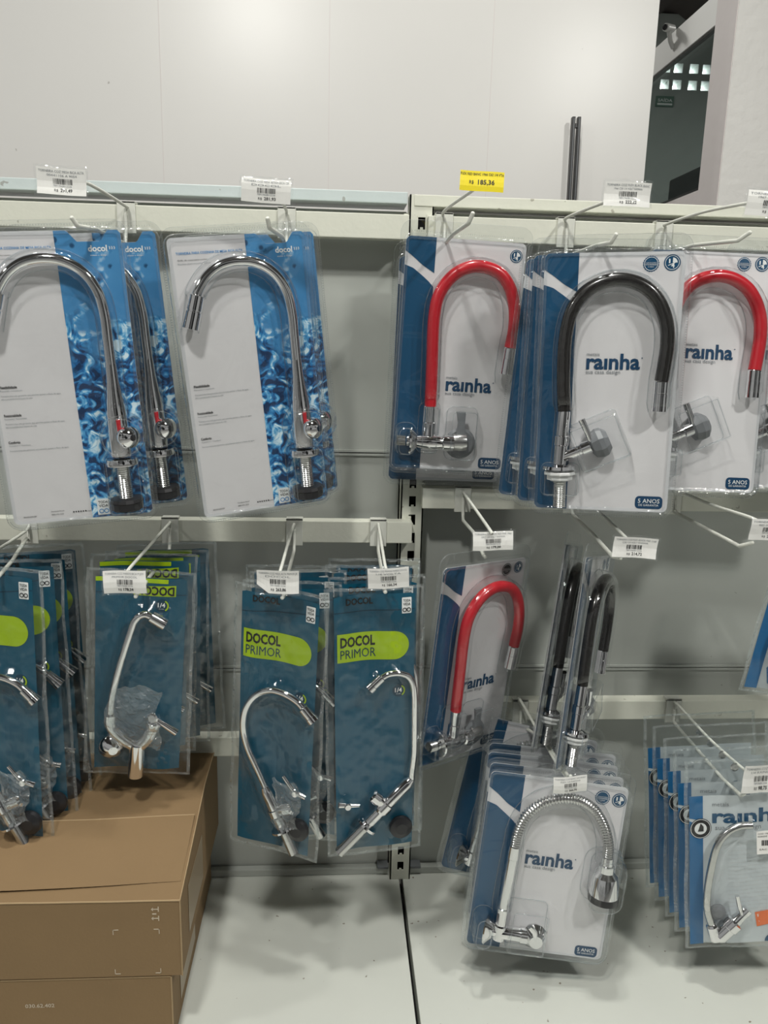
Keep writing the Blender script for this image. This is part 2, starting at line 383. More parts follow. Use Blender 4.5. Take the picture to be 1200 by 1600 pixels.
# ------------------------------------------------------------------ gondola
ZS = Z(-.896)
gon = empty('gondola_shelving', (.12, 0, ZS)); tag(gon, 'cream metal gondola with slotted upright and grey back panels', 'shelving')
def gp(mb, name):
    mb.warp(lambda v: v.__isub__(Vector((.12, 0, ZS)))); return mb.build(name, gon)
seams = [ZS, Z(-.5245), Z(-.1725), Z(.178)]
for (xa, xb) in ((-1.1, .1015), (.1375, 1.35)):
    for z0, z1 in zip(seams, seams[1:]):
        t = MB(); t.box(xa, xb, 0, .012, z0 + .0012, z1 - .0006, 'panel_grey')
        t.box(xa, xb, -.0035, .0, z0 + .0012, z0 + .0045, 'panel_grey'); t.box(xa, xb, -.0032, 0, z1 - .004, z1 - .0006, 'panel_grey'); gp(t, 'back_panel')
t = MB(); t.box(-1.1, 1.35, .013, .02, ZS, Z(.178), 'gap_shade'); gp(t, 'seam_shade_sheet')  # black sheet, puts the shade of the panel seams into colour
x0, x1, yf = .1035, .1375, -.03; xs0, xs1 = .1158, .1262
t = MB()
t.box(x0, xs0, yf, yf + .0025, ZS, Z(.197), 'paint_cream'); t.box(xs1, x1, yf, yf + .0025, ZS, Z(.197), 'paint_cream')
t.box(x0, x0 + .002, yf, .0, ZS, Z(.197), 'paint_cream'); t.box(x1 - .002, x1, yf, 0, ZS, Z(.197), 'paint_cream')
t.box(x0 + .002, x1 - .002, yf + .018, yf + .02, ZS, Z(.19), 'gap_shade')  # black plate paints the shade inside the slots
pitch = .0286; zc = Z(-.2415); sl = .0082
k0 = int((ZS - zc) / pitch) - 1
edge = ZS
for k in range(k0, 40):
    c = zc + k * pitch
    if c - sl < ZS + .002: continue
    if c + sl > Z(.19): break
    t.box(xs0, xs1, yf, yf + .0025, edge, c - sl, 'paint_cream'); t.box((xs0 + xs1) / 2 - .002, (xs0 + xs1) / 2 + .002, yf, yf + .0025, c - sl, c - sl + .003, 'paint_cream'); edge = c + sl
t.box(xs0, xs1, yf, yf + .0025, edge, Z(.197), 'paint_cream')
gp(t, 'upright')
t = MB(); t.box(-1.1, .1005, -.028, .03, Z(.1845), Z(.200), 'paint_bluish', .0012); gp(t, 'top_cap')
t = MB(); t.box(.1095, 1.35, -.0315, .03, Z(.1815), Z(.197), 'paint_cream', .0012); gp(t, 'top_cap')
t = MB(); t.box(-1.1, .101, -.016, -.0035, ZS, ZS + .012, 'panel_grey', .001); t.box(.138, 1.35, -.016, -.0035, ZS, ZS + .012, 'panel_grey', .001)
gp(t, 'base_ledge')
for x in (.083, .139):
    t = MB(); t.box(x, x + .018, -.02, -.002, ZS + .0125, ZS + .0165, 'grey_plastic'); gp(t, 'base_bracket')
for (xa, xb, lb) in ((-1.1, .1195, 'left grey shelf deck under the cardboard boxes'), (.1255, 1.35, 'right grey dusty shelf deck under the shower tap packs')):
    t = MB(); t.box(xa, xb, -.98, -.0, ZS - .03, ZS - .0004, 'deck_grey', .0015)
    o = t.build('shelf_deck'); tag(o, lb, 'shelf')
t = MB(); t.box(-1.1, 1.35, -.95, 0, ZS - .12, ZS - .032, 'gap_shade'); t.box(-1.1, 1.35, -.9, .0, .0, ZS - .12, 'panel_grey')  # black upper block paints the shade in the gap between the decks
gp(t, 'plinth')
# hook bars
BF = -.052
def bar(xa, xb, zt_, zb_, label):
    e = empty('hook_bar', ((xa + xb) / 2, -.035, zb_)); tag(e, label, 'bar', 'painted bars carrying the hooks')
    t = MB(); t.box(xa, xb, BF, BF + .022, zb_, zt_, 'paint_cream', .0012); t.warp(lambda v: v.__isub__(e.location)); t.build('tube', e)
    for x in ((xb - .006, xb) if xb < .2 else (xa, xa + .006)),:
        t = MB(); t.box(x[0], x[1], BF + .020, -.012, zb_ - .003, zt_ + .004, 'paint_cream'); t.warp(lambda v: v.__isub__(e.location)); t.build('end_bracket', e)
bar(-1.0, .1015, Z(.1668), Z(.134), 'top left cream bar carrying the two blue and white tap packs')
bar(.128, 1.25, Z(.1668), Z(.134), 'top right cream bar with three hooks for hose taps')
bar(-1.0, .1195, Z(-.2685), Z(-.3015), 'middle left cream bar above the bagged taps')
bar(.1335, 1.25, Z(-.2165), Z(-.2475), 'middle right cream bar behind the red and black hose packs')
bar(-1.0, .095, Z(-.6195), Z(-.6515), 'lowest left empty cream bar behind the bags above the cardboard box')
bar(.16, 1.25, Z(-.5605), Z(-.5925), 'lowest right cream bar carrying the shower tap packs')

# ------------------------------------------------------------------ hooks
def hook(px, zt_, zb_, up, low, label):
    """px: bracket centre pixel at the bar; up / low: wire points (u, v, Y)"""
    c = at(px[0], px[1], BF - .002); e = empty('display_hook', (c.x, BF - .004, zt_)); O = Vector(e.location)
    tag(e, label, 'hook', 'wire display hooks')
    t = MB(); w2 = .0122
    t.box(c.x - w2, c.x + w2, BF - .0035, BF - .0008, zb_ - .004, zt_ + .004, 'wire_white', .0006); t.box(c.x - w2, c.x + w2, BF - .0035, BF + .012, zt_ + .0012, zt_ + .004, 'wire_white', .0006)
    t.warp(lambda v: v.__isub__(O)); t.build('bracket', e)
    t = MB(); t.tube([p - O for p in catmull([Vector((c.x, BF - .0065, zb_ + .006)), Vector((c.x, BF - .0065, zt_ - .006))] + [at(*p) for p in up], 4)], .0021, 'wire_white', 8); t.build('tag_wire', e)
    t = MB(); pts = [at(*p) for p in low]; pl = [Vector((c.x, BF - .0065, zt_ - .012)), Vector((c.x, BF - .0075, zb_ + .001))]
    q0 = Vector((c.x, BF - .015, pts[0].z if abs(pts[0].z - zb_) < .03 else zb_ - .002))
    full = pl + [q0] + pts[:-2] + [pts[-2].lerp(pts[-3] if len(pts) > 2 else q0, .08), pts[-2], pts[-2].lerp(pts[-1], .3), pts[-1]]
    t.tube([p - O for p in full], .0025, 'wire_white', 10); 
    t.lathe(pts[-1] - O, (pts[-1] - pts[-2]), [(-.001, .0025), (.0008, .0022), (.0016, .001)], 'wire_white', 10); t.build('hanging_wire', e)
    return e
T1, T2 = Z(.1668), Z(.134)
hook((198, 345), T1, T2, [(196, 322, -.075), (140, 288, -.20), (112, 284, -.25)], [(150, 358, -.22), (121, 353, -.262), (112, 340, -.268)], 'top row hook nearest the left edge holding a docol style tap pack'.replace('docol style', 'white and blue'))
hook((448, 350), T1, T2, [(447, 328, -.075), (440, 316, -.17), (420, 300, -.25)], [(441, 370, -.21), (421, 356, -.262), (418, 341, -.268)], 'top row hook second from the left, bent tip showing above pack')
hook((694, 352), T1, T2, [(694, 330, -.075), (735, 300, -.20), (750, 290, -.25)], [(709, 365, -.18), (732, 349, -.262), (739, 333, -.268)], 'hook holding the yellow price tag above the red hose pack')
hook((884, 360), T1, T2, [(886, 340, -.075), (945, 316, -.19), (975, 304, -.25)], [(933, 383, -.21), (955, 379, -.262), (963, 366, -.268)], 'top row hook above the black hose pack')
hook((1037, 365), T1, T2, [(1042, 350, -.075), (1100, 331, -.15), (1165, 318, -.24), (1190, 314, -.255)], [(1085, 383, -.16), (1153, 376, -.262), (1172, 363, -.272)], 'top row hook furthest right with a long bare tip')
M1, M2 = Z(-.2685), Z(-.3015)
hook((46, 832), M1, M2, [(40, 830, -.08), (-30, 875, -.24)], [(20, 875, -.18), (-6, 905, -.25), (-14, 893, -.262)], 'middle row hook at the left edge of the photo')
hook((266, 830), M1, M2, [(261, 822, -.078), (205, 885, -.24), (198, 896, -.25)], [(240, 893, -.16), (213, 930, -.25), (212, 932, -.262)], 'middle row hook above the small bag with the Y shaped tap')
hook((460, 830), M1, M2, [(457, 825, -.078), (440, 885, -.24), (437, 896, -.25)], [(452, 889, -.16), (443, 932, -.25), (441, 934, -.262)], 'middle row hook above the left lime labelled bags')
hook((591, 830), M1, M2, [(592, 824, -.078), (601, 880, -.235), (605, 893, -.25)], [(596, 889, -.16), (601, 922, -.25), (602, 925, -.262)], 'middle row hook above the right lime labelled bags')
R1, R2 = Z(-.2165), Z(-.2475)
hook((723, 780), R1, R2, [(726, 772, -.078), (764, 826, -.24), (768, 834, -.25)], [(740, 832, -.14), (756, 868, -.22), (758, 870, -.232)], 'middle row hook holding the lower red hose pack')
hook((893, 785), R1, R2, [(905, 770, -.078), (975, 837, -.24), (985, 848, -.25)], [(925, 833, -.18), (958, 870, -.25), (970, 872, -.262)], 'middle row hook holding the black packs turned sideways')
hook((1052, 785), R1, R2, [(1056, 766, -.078), (1110, 788, -.16), (1174, 809, -.245), (1186, 818, -.25)], [(1054, 800, -.075), (1155, 853, -.25), (1176, 848, -.262)], 'empty middle row hook with a bare upturned tip')
B1, B2 = Z(-.5605), Z(-.5925)
hook((813, 1105), B1, B2, [(812, 1092, -.078), (862, 1180, -.21), (885, 1214, -.25)], [(850, 1155, -.17), (888, 1213, -.26), (892, 1213, -.268)], 'lower row hook holding the shower tap packs')
hook((1052, 1108), B1, B2, [(1058, 1100, -.078), (1110, 1156, -.17), (1168, 1207, -.25), (1178, 1214, -.26)], [(1060, 1137, -.08), (1098, 1181, -.16), (1130, 1218, -.22), (1158, 1243, -.265), (1163, 1240, -.275)], 'lower row hook holding the clear bags at the right edge')

# ------------------------------------------------------------------ price tags
def price_tag(u0, u1, v0, v1, lines, price, label, Y=-.262, paper='paper', roll=0., seed=0, cut=False, sleeve=True):
    c = at((u0 + u1) / 2, (v0 + v1) / 2, Y); a = at(u0, (v0 + v1) / 2, Y); b_ = at(u1, (v0 + v1) / 2, Y)
    W = (b_ - a).length * 1000; H = (at(u0, v0, Y) - at(u0, v1, Y)).length * 1000
    e = empty('price_tag', c); e.rotation_euler = (0, roll, 0)
    tag(e, label, 'price tag', 'price tags on the hooks'); r = random.Random(seed)
    f = lambda v: setattr(v, 'y', v.y + .0022 * math.sin(v.x * 90 + seed) + .0012 * math.sin(v.z * 160 + seed * 2))
    t = MB()
    botf = (lambda x: H * .43 - (max(0, (-W * .2 - x)) * .75 if cut else 0))
    t.band(lin(-W * .46, W * .46, 14), lambda x: -H * .42, botf, 0, paper, 4)
    if paper == 'yellow':
        t.text(lines[0], 0, -H * .24, W * .9, -.0003, 'ink_black', .01, h=H * .10, align='c')
        t.text('R$', -W * .26, H * .12, W * .09, -.0003, 'ink_black', .01, h=H * .14); t.text(price, -W * .08, H * .14, W * .34, -.0003, 'ink_black', .02, h=H * .20)
    else:
        t.text(lines[0], 0, -H * .27, W * .84, -.0003, 'ink_grey', 0, h=H * .075, align='c')
        t.text(lines[1], 0, -H * .15, W * .55, -.0003, 'ink_grey', 0, h=H * .07, align='c')
        x = -W * .17
        while x < W * .17:
            k = r.choice((.6, 1., 1.6)) * W * .011; t.poly([(x, -H * .09), (x + k, -H * .09), (x + k, H * .09), (x, H * .09)], -.0003, 'ink_black'); x += k + r.choice((.6, 1., 1.4)) * W * .011
        t.text('7891960812236', 0, H * .17, W * .34, -.0003, 'ink_grey', 0, h=H * .06, align='c')
        t.text('R$', -W * .15, H * .33, W * .07, -.0003, 'ink_black', 0, h=H * .085); t.text(price, -W * .04, H * .33, W * .22, -.0003, 'ink_black', .02, h=H * .11)
    t.warp(f); t.build('paper', e)
    if not sleeve: return e
    nx, nz = 18, 10; V = []
    t = MB()
    for s_, yy in ((-1, -.0022), (1, .0022)):
        V = []
        for i in range(nx + 1):
            for j in range(nz + 1):
                x = -W * .5 + W * i / nx; z = -H * .5 + H * j / nz
                ed = 1 if i in (0, nx) or j in (0, nz) else 0
                n_ = noise.noise(Vector((x * .12, z * .16, seed * 3.7 + s_))); k = 1 - ed
                V.append((x * .001 + ed * n_ * .0016, yy * k + s_ * .0013 * n_ * k, -z * .001 + ed * n_ * .0022))
        t.add(V, [(i * (nz + 1) + j, i * (nz + 1) + j + 1, (i + 1) * (nz + 1) + j + 1, (i + 1) * (nz + 1) + j) for i in range(nx) for j in range(nz)], 'sleeve', True)
    t.warp(f); t.build('plastic_sleeve', e)
    return e
price_tag(55, 138, 259, 308, ('TORNEIRA COZ MESA BICA ALTA', '00441106 A 9054'), '291,49', 'white price tag reading 291,49 above the leftmost tap pack', seed=1, roll=.03)
price_tag(374, 458, 276, 320, ('TORNEIRA COZ MESA 40TKM BICA CR', 'DOCOL'), '281,93', 'white price tag reading 281,93 on second top hook', seed=2, roll=.05)
price_tag(716, 790, 264, 302, ('FLEX RED BANC 1966 C63 1/4 VTA',), '185,36', 'yellow price tag reading 185,36', seed=3, paper='yellow', sleeve=False, roll=.04)
price_tag(942, 1020, 281, 326, ('TORNEIRA COZ FLEX BLACK BANC', '1966 C50 1/4 VOLT RAINHA'), '222,22', 'white price tag reading 222,22 above the black hose pack', seed=4, roll=.02)
price_tag(1164, 1246, 296, 342, ('TORNEIRA COZ FLEX', '1967 1/4 RAINHA'), '331,90', 'partly visible white price tag on the furthest right top hook', seed=5, roll=.06)
price_tag(736, 805, 828, 862, ('TORNEIRA COZ FLEX RED PAR 1966', 'GRT 1/4 VOLT RAINHA'), '179,00', 'white price tag above the lower red hose pack', seed=6, roll=-.02, Y=-.245)
price_tag(954, 1030, 837, 874, ('TORNEIRA COZ FLEX BLACK PAR 1168', 'C50 1/4 VOLT RAINHA'), '214,72', 'white price tag reading 214,72 beside the sideways black packs', seed=7, roll=.07)
price_tag(1168, 1242, 809, 848, ('TORNEIRA COZ FLEX', 'RED 1966 RAINHA'), '207,48', 'white price tag by the empty middle hook at the right edge', seed=8, roll=.05)
price_tag(158, 232, 889, 930, ('TORNEIRA COZ PAREDE BICA M JOV', 'PRIMOR DOCOL'), '178,34', 'white price tag on the small bag with the Y shaped tap', seed=9, roll=-.03)
price_tag(398, 470, 888, 930, ('TORNEIRA COZ MESA ALTA PRIMOR JB', 'DOCOL'), '263,86', 'white price tag with a cut corner on the left lime labelled bags', seed=10, cut=True, roll=0)
price_tag(572, 642, 884, 922, ('TORNEIRA COZ PRIMOR PAREDE DOCOL', '1/4 VOLTA'), '166,34', 'tilted white price tag on the right lime labelled bags', seed=11, roll=-.06)
price_tag(862, 920, 1211, 1240, ('TORNEIRA COZ BANC GOURMET', 'FLEX 1/4 RAINHA'), '366,75', 'small white price tag over the front shower tap pack', seed=12, roll=-.03, Y=-.275)
price_tag(1157, 1222, 1192, 1242, ('TORNEIRA COZ PAREDE', '1/4 RAINHA'), '98,75', 'white price tag reading 98,75 on the clear bags at the right edge', seed=13, roll=.04, Y=-.275)

# ------------------------------------------------------------------ pack parts
def shell(parent, W, H, top, rim=9, bub=(), boxes=(), hang=True):
    """clear clamshell: raised rim round the card, flange and top header, hose bulge, valve bulges (mm)"""
    t = MB(); a = W / 2
    def loop(off, h, topx=0, r=9):
        return [P(x, z, h) for x, z in rrect(-a - off, a + off, -off - topx, H + off, max(2, r + off), 6)]
    L = [loop(-4, 1.2), loop(-1, 2.5), loop(0, 6.5), loop(2, 7.2), loop(3.6, 6.6), loop(4.4, 1.0)]
    n = len(L[0])
    t.add(L[0], [tuple(range(n))], 'blister')
    for A, B in zip(L, L[1:]): t.add(A + B, [(k, (k + 1) % n, n + (k + 1) % n, n + k) for k in range(n)], 'blister_edge', True)
    F0 = loop(4.4, 1.0); F1 = loop(rim - .7, .6, top - rim if top > rim else 0); F2 = loop(rim, -.3, top - rim if top > rim else 0); F3 = loop(rim, -1.8, top - rim if top > rim else 0)
    t.add(F0 + F1, [(k, (k + 1) % n, n + (k + 1) % n, n + k) for k in range(n)], 'blister', True)
    t.add(F1 + F2 + F3, [(j * n + k, j * n + (k + 1) % n, (j + 1) * n + (k + 1) % n, (j + 1) * n + k) for j in (0, 1) for k in range(n)], 'blister_edge', True)
    B0 = loop(rim, -1.8, top - rim if top > rim else 0); t.add(B0, [tuple(range(n))[::-1]], 'blister')
    # stamped dotted seam line
    for side in (-1, 1):
        zz = 6
        while zz < H - 4:
            t.add([P(side * (a + 5.6), zz, 1.1), P(side * (a + 7.2), zz, 1.1), P(side * (a + 7.2), zz + 1.4, 1.1), P(side * (a + 5.6), zz + 1.4, 1.1)], [(0, 1, 2, 3)], 'blister_edge'); zz += 3.0
    for z_ in (-6.4, H + 6.4):
        xx = -a + 4
        while xx < a - 4:
            t.add([P(xx, z_ - .8, 1.2), P(xx + 1.4, z_ - .8, 1.2), P(xx + 1.4, z_ + .8, 1.2), P(xx, z_ + .8, 1.2)], [(0, 1, 2, 3)], 'blister_edge'); xx += 3.0
    for path, R, h in bub:
        pts = catmull([Vector((x, z, 0)) for x, z in path], 4); n_ = len(pts); V = []; prof = [(-1, 1.2), (-.97, h * .55), (-.78, h * .88), (-.4, h), (.4, h), (.78, h * .88), (.97, h * .55), (1, 1.2)]
        for i, p in enumerate(pts):
            T = (pts[min(i + 1, n_ - 1)] - pts[max(i - 1, 0)]).normalized(); N_ = Vector((-T.y, T.x, 0))
            sc = 1 if 0 < i < n_ - 1 else .8; hs = 1 if 0 < i < n_ - 1 else .2
            for q, hh_ in prof: w_ = p + N_ * q * R * sc; V.append(P(w_.x, w_.y, 1.2 + (hh_ - 1.2) * hs))
        m_ = len(prof); t.add(V, [(i * m_ + k, i * m_ + k + 1, (i + 1) * m_ + k + 1, (i + 1) * m_ + k) for i in range(n_ - 1) for k in range(m_ - 1)], 'blister', True)
        for sd in (0, m_ - 1): t.tube([V[i * m_ + sd] for i in range(n_)], .0007, 'blister_edge', 5, False)
    for (x0_, x1_, z0_, z1_, h, rot, rr) in boxes:
        cx, cz = (x0_ + x1_) / 2, (z0_ + z1_) / 2; LL = []
        for off, hh_ in ((0, 1.2), (-1.2, h * .7), (-2.6, h * .95), (-5, h)):
            pr = rrect(x0_ - cx - off * -1 * 0 + -off, x1_ - cx + off, z0_ - cz - off, z1_ - cz + off, max(1.5, rr + off), 5)
            LL.append([P(cx + x * math.cos(rot) - z * math.sin(rot), cz + x * math.sin(rot) + z * math.cos(rot), hh_) for x, z in pr])
        k_ = len(LL[0])
        for A, B in zip(LL, LL[1:]): t.add(A + B, [(q, (q + 1) % k_, k_ + (q + 1) % k_, k_ + q) for q in range(k_)], 'blister', True)
        t.add(LL[-1], [tuple(range(k_))], 'blister')
        for lp in (LL[0], LL[-1]): t.tube(lp + lp[:1], .0006, 'blister_edge', 5, False)
    o = t.build('plastic_shell', parent); return o

YA, YT = -.0004, -.0007
def qlogo(t, x, z, w_, small=True):
    t.text('raınha', x, z, w_, YT, 'brand_text', .028); t.text('metais', x, z - w_ * .245, w_ * .24, YT, 'ink_grey')
    t.text('sua casa design', x, z + w_ * .095, w_ * .64, YT, 'ink_grey'); t.disc(x + w_ * 1.03, z - w_ * .21, w_ * .012, YT, 'brand_text', 8)
def badge5(t, x0_, z0_, s=1.):
    t.poly(rrect(x0_, x0_ + 33 * s, z0_, z0_ + 16 * s, 5 * s), YA, 'brand_text')
    t.text('5 ANOS', x0_ + 16.5 * s, z0_ + 8.6 * s, 26 * s, YT, 'ink_white', .005, align='c'); t.text('DE GARANTIA', x0_ + 16.5 * s, z0_ + 12.6 * s, 24 * s, YT, 'ink_white', 0, h=2.6 * s, align='c')
def quarter(t, x, z, r=10, m='brand_blue'):
    t.disc(x, z, r, YA, m); t.disc(x, z, r * .86, YT, 'ink_white', 28, r * .80); t.text('1', x - r * .42, z + r * .05, r * .18, YT, 'ink_white', .02, h=r * .5)
    t.poly([(x - r * .5, z + r * .3), (x + r * .35, z - r * .05), (x + r * .38, z + r * .03), (x - r * .47, z + r * .38)], YT, 'ink_white'); t.text('4', x - r * .12, z + r * .62, r * .42, YT, 'ink_white', .02)
    t.poly([(x + r * .05, z - r * .62)] + [(x + r * .62 * math.sin(a_), z - r * .62 * math.cos(a_)) for a_ in lin(.15, PI / 2, 6)] + [(x + r * .05, z)], YT, 'ink_white')
def seal(t, x, z, r=10, m='brand_blue'):
    t.poly([(x + (r * (1 if k % 2 else .92)) * math.cos(2 * PI * k / 40), z + (r * (1 if k % 2 else .92)) * math.sin(2 * PI * k / 40)) for k in range(40)], YA, m)
    t.disc(x, z, r * .84, YT, 'ink_white', 28, r * .78)
    t.text('COM EXCLUSIVO', x, z - r * .05, r * 1.3, YT, 'ink_white', 0, h=r * .13, align='c'); t.text('KIT PLUS DE ENCAIXE', x, z + r * .2, r * 1.35, YT, 'ink_white', 0, h=r * .13, align='c'); t.text('E VEDA', x, z + r * .43, r * .7, YT, 'ink_white', 0, h=r * .13, align='c')
    t.poly([(x - r * .8, z + r * .04 - .1), (x + r * .8, z + r * .04 - .1), (x + r * .8, z + r * .04 + .1), (x - r * .8, z + r * .04 + .1)], YT, 'ink_white')
def card_slab(t, outline, m='card_white', th=.0009):
    n = len(outline); A = [(x * .001, 0, -z * .001) for x, z in outline]; B = [(x * .001, th, -z * .001) for x, z in outline]
    t.add(A, [tuple(range(n))], m); t.add(B, [tuple(range(n))[::-1]], 'card_back'); t.add(A + B, [(k, (k + 1) % n, n + (k + 1) % n, n + k) for k in range(n)], 'card_back')
def rainha_card(parent, W, H, s, logo, marks, badge):
    t = MB(); a = W / 2; card_slab(t, rrect(-a, a, 0, H, 7)); d = -41 * s
    lo = interp([(-a, 37 * s), (-a + 12 * s, 41 * s), (-57 * s, 50 * s), (-48 * s, 57 * s), (d, 64 * s)])
    ins = lambda x, zz: zz if x > -a + 7 else (7 - math.sqrt(max(0, 49 - (-a + 7 - x) ** 2)))
    t.band(lin(-a + .3, d, 14), lo, lambda x: H - .2 - (ins(x, 0) if x < -a + 7 else 0), YA, 'brand_blue', 2)
    up = interp([(-a, 19 * s), (-a + 12 * s, 27 * s), (-57 * s, 37 * s), (d, 46 * s)])
    t.band(lin(-a + .3, d, 14), lambda x: .2 + (ins(x, 0) if x < -a + 7 else 0), up, YA, 'brand_blue', 2)
    qlogo(t, *logo)
    for kind, x, z, r in marks: (quarter if kind == 'q' else seal)(t, x, z, r, 'brand_blue' if kind != 'k' else 'ink_black')
    badge5(t, *badge); return t.build('card', parent)

def faucet_body(parent, mb): o = mb.build('faucet', parent); return o
def ybox(c, ax, w_, m, t, L_): pass

HOSE = [(-50, 190), (-53, 150), (-53.5, 112), (-51, 85), (-45, 65), (-32, 47), (-14, 36.5), (6, 33), (25, 36.5), (43, 47), (56, 64), (64, 86), (66, 110), (64.5, 132), (62.5, 152)]
HOSE2 = [(-34, 224), (-36, 170), (-38, 125), (-38, 100), (-35, 78), (-26, 59), (-12, 44), (8, 35), (28, 35), (47, 42), (61, 58), (69, 79), (72, 97), (72.5, 115), (70, 138)]
def hose_pack(kind):
    e = empty('faucet_pack'); black = kind in ('black', 'red_table')
    path = HOSE if black else HOSE2; hm = 'black_hose' if kind == 'black' else 'red_hose'
    marks = [('s', 43, 14, 9.5), ('q', 67, 13, 9.5)] if black else [('q', 69, 17, 8.5)]
    if kind == 'red_low': marks = [('k', 43, 15, 10), ('q', 67, 14, 9)]
    rainha_card(e, 164, 315, 1, (-26, 138, 64) if black and kind != 'red_low' else (-13, 202, 65), marks, (43, 295))
    # faucet body
    t = MB(); D = 14
    if black:
        t.lathe(P(-50, 190, D), P(-3, 66, 0), [(0, .0075), (.004, .0078), (.030, .0078), (.031, .0092), (.042, .0092), (.043, .0082), (.066, .0082)], 'chrome')
        t.lathe(P(-53, 256, D), P(1, 50, 0), [(0, .010), (.002, .020), (.006, .021), (.008, .013), (.009, .013)], 'chrome')
        t.lathe(P(-52, 249, D), P(25, -12, 3), [(0, .006), (.004, .0065), (.028, .0065), (.029, .008), (.04, .008)], 'chrome')
        t.lathe(P(-51.5, 278, D), P(1, 50, 0), [(k * .0012, .0085 if k % 2 else .0077) for k in range(28)], 'steel_brushed', 20)
    else:
        t.lathe(P(-34, 224, D), P(1, 40, 0), [(0, .0075), (.022, .0075), (.023, .009), (.034, .009), (.036, .0095), (.05, .0095)], 'chrome')
        t.lathe(P(-64, 274, D), P(60, 0, 2), [(0, .0075), (.012, .0085), (.028, .0115), (.036, .012), (.050, .0095), (.052, .0115), (.066, .0115)], 'chrome')
        t.lathe(P(-78, 274, D), P(1, 0, 0), [(k * .0011, .008 if k % 2 else .0073) for k in range(12)], 'steel_brushed', 20)
    fb = t.build('faucet', e)
    t = MB(); pts = catmull([P(x, z, D) for x, z in path], 6); t.tube(pts, .0083, hm, 16)
    t.build('hose', fb)
    t = MB(); a_, b_ = path[-1], (path[-1][0] - .5 - (0 if black else 2), path[-1][1] + 36)
    t.lathe(P(*a_, D), P(b_[0] - a_[0], b_[1] - a_[1], 0), [(0, .0082), (.001, .0088), (.014, .0088), (.0142, .0084), (.015, .0084), (.0152, .0090), (.036, .0092), (.0362, .0075)], 'chrome', 24); t.build('nozzle', fb)
    t = MB()
    if black:
        t.lathe(P(-52, 265, D), P(1, 50, 0), [(0, .019), (.0015, .020), (.0035, .020), (.004, .0165), (.010, .0165), (.0105, .012), (.012, .012)], 'white_plastic', 10, False); t.build('locknut', fb)
        t = MB(); t.lathe(P(-16, 234, 11), P(30, -14, 0), [(0, .009), (.003, .016), (.012, .0195), (.018, .0185), (.024, .012)], 'grey_plastic', 9, False); t.build('cartridge_cap', fb)
        t = MB(); t.tube([P(-14, 232, 18), P(-20, 217, 21), P(-29, 199, 22)], [.0035, .004, .0045], 'chrome', 10); t.build('lever', fb)
    else:
        t.lathe(P(-62, 274, D), P(1, 0, 0), [(0, .010), (.001, .0185), (.003, .0195), (.009, .014), (.012, .010)], 'chrome', 28); t.build('wall_flange', fb)
        t = MB(); t.lathe(P(12, 274, 9), P(0, 0, 1), [(-.002, .015), (0, .021), (.003, .022), (.006, .018)], 'grey_plastic', 28); t.lathe(P(2, 273, D), P(24, -2, 0), [(0, .0125), (.010, .0135), (.018, .0125), (.020, .006)], 'steel_brushed', 24); t.build('cartridge_cap', fb)
        t = MB(); t.add([P(x, z, h) for h in (15, 19) for x, z in ((5, 262), (19, 262), (16, 245), (16, 229), (3, 229), (6, 245))], [(0, 1, 2, 3, 4, 5), (11, 10, 9, 8, 7, 6)] + [(k, (k + 1) % 6, 6 + (k + 1) % 6, 6 + k) for k in range(6)], 'grey_plastic'); t.build('lever', fb)
    if black:
        shell(e, 164, 315, 21, 8, [(path + [(62, 190)], 13, 26), ([(-50, 186), (-53, 262)], 13, 26)], [(-75, -27, 256, 298, 30, 0, 8), (-38, 26, 196, 258, 32, -.42, 5)])
    else:
        shell(e, 164, 315, 21, 8, [(path + [(67, 188)], 13, 26)], [(-80, -50, 250, 296, 28, 0, 12), (-48, -18, 220, 292, 26, 0, 8), (-8, 36, 224, 300, 28, 0, 10)])
    return e
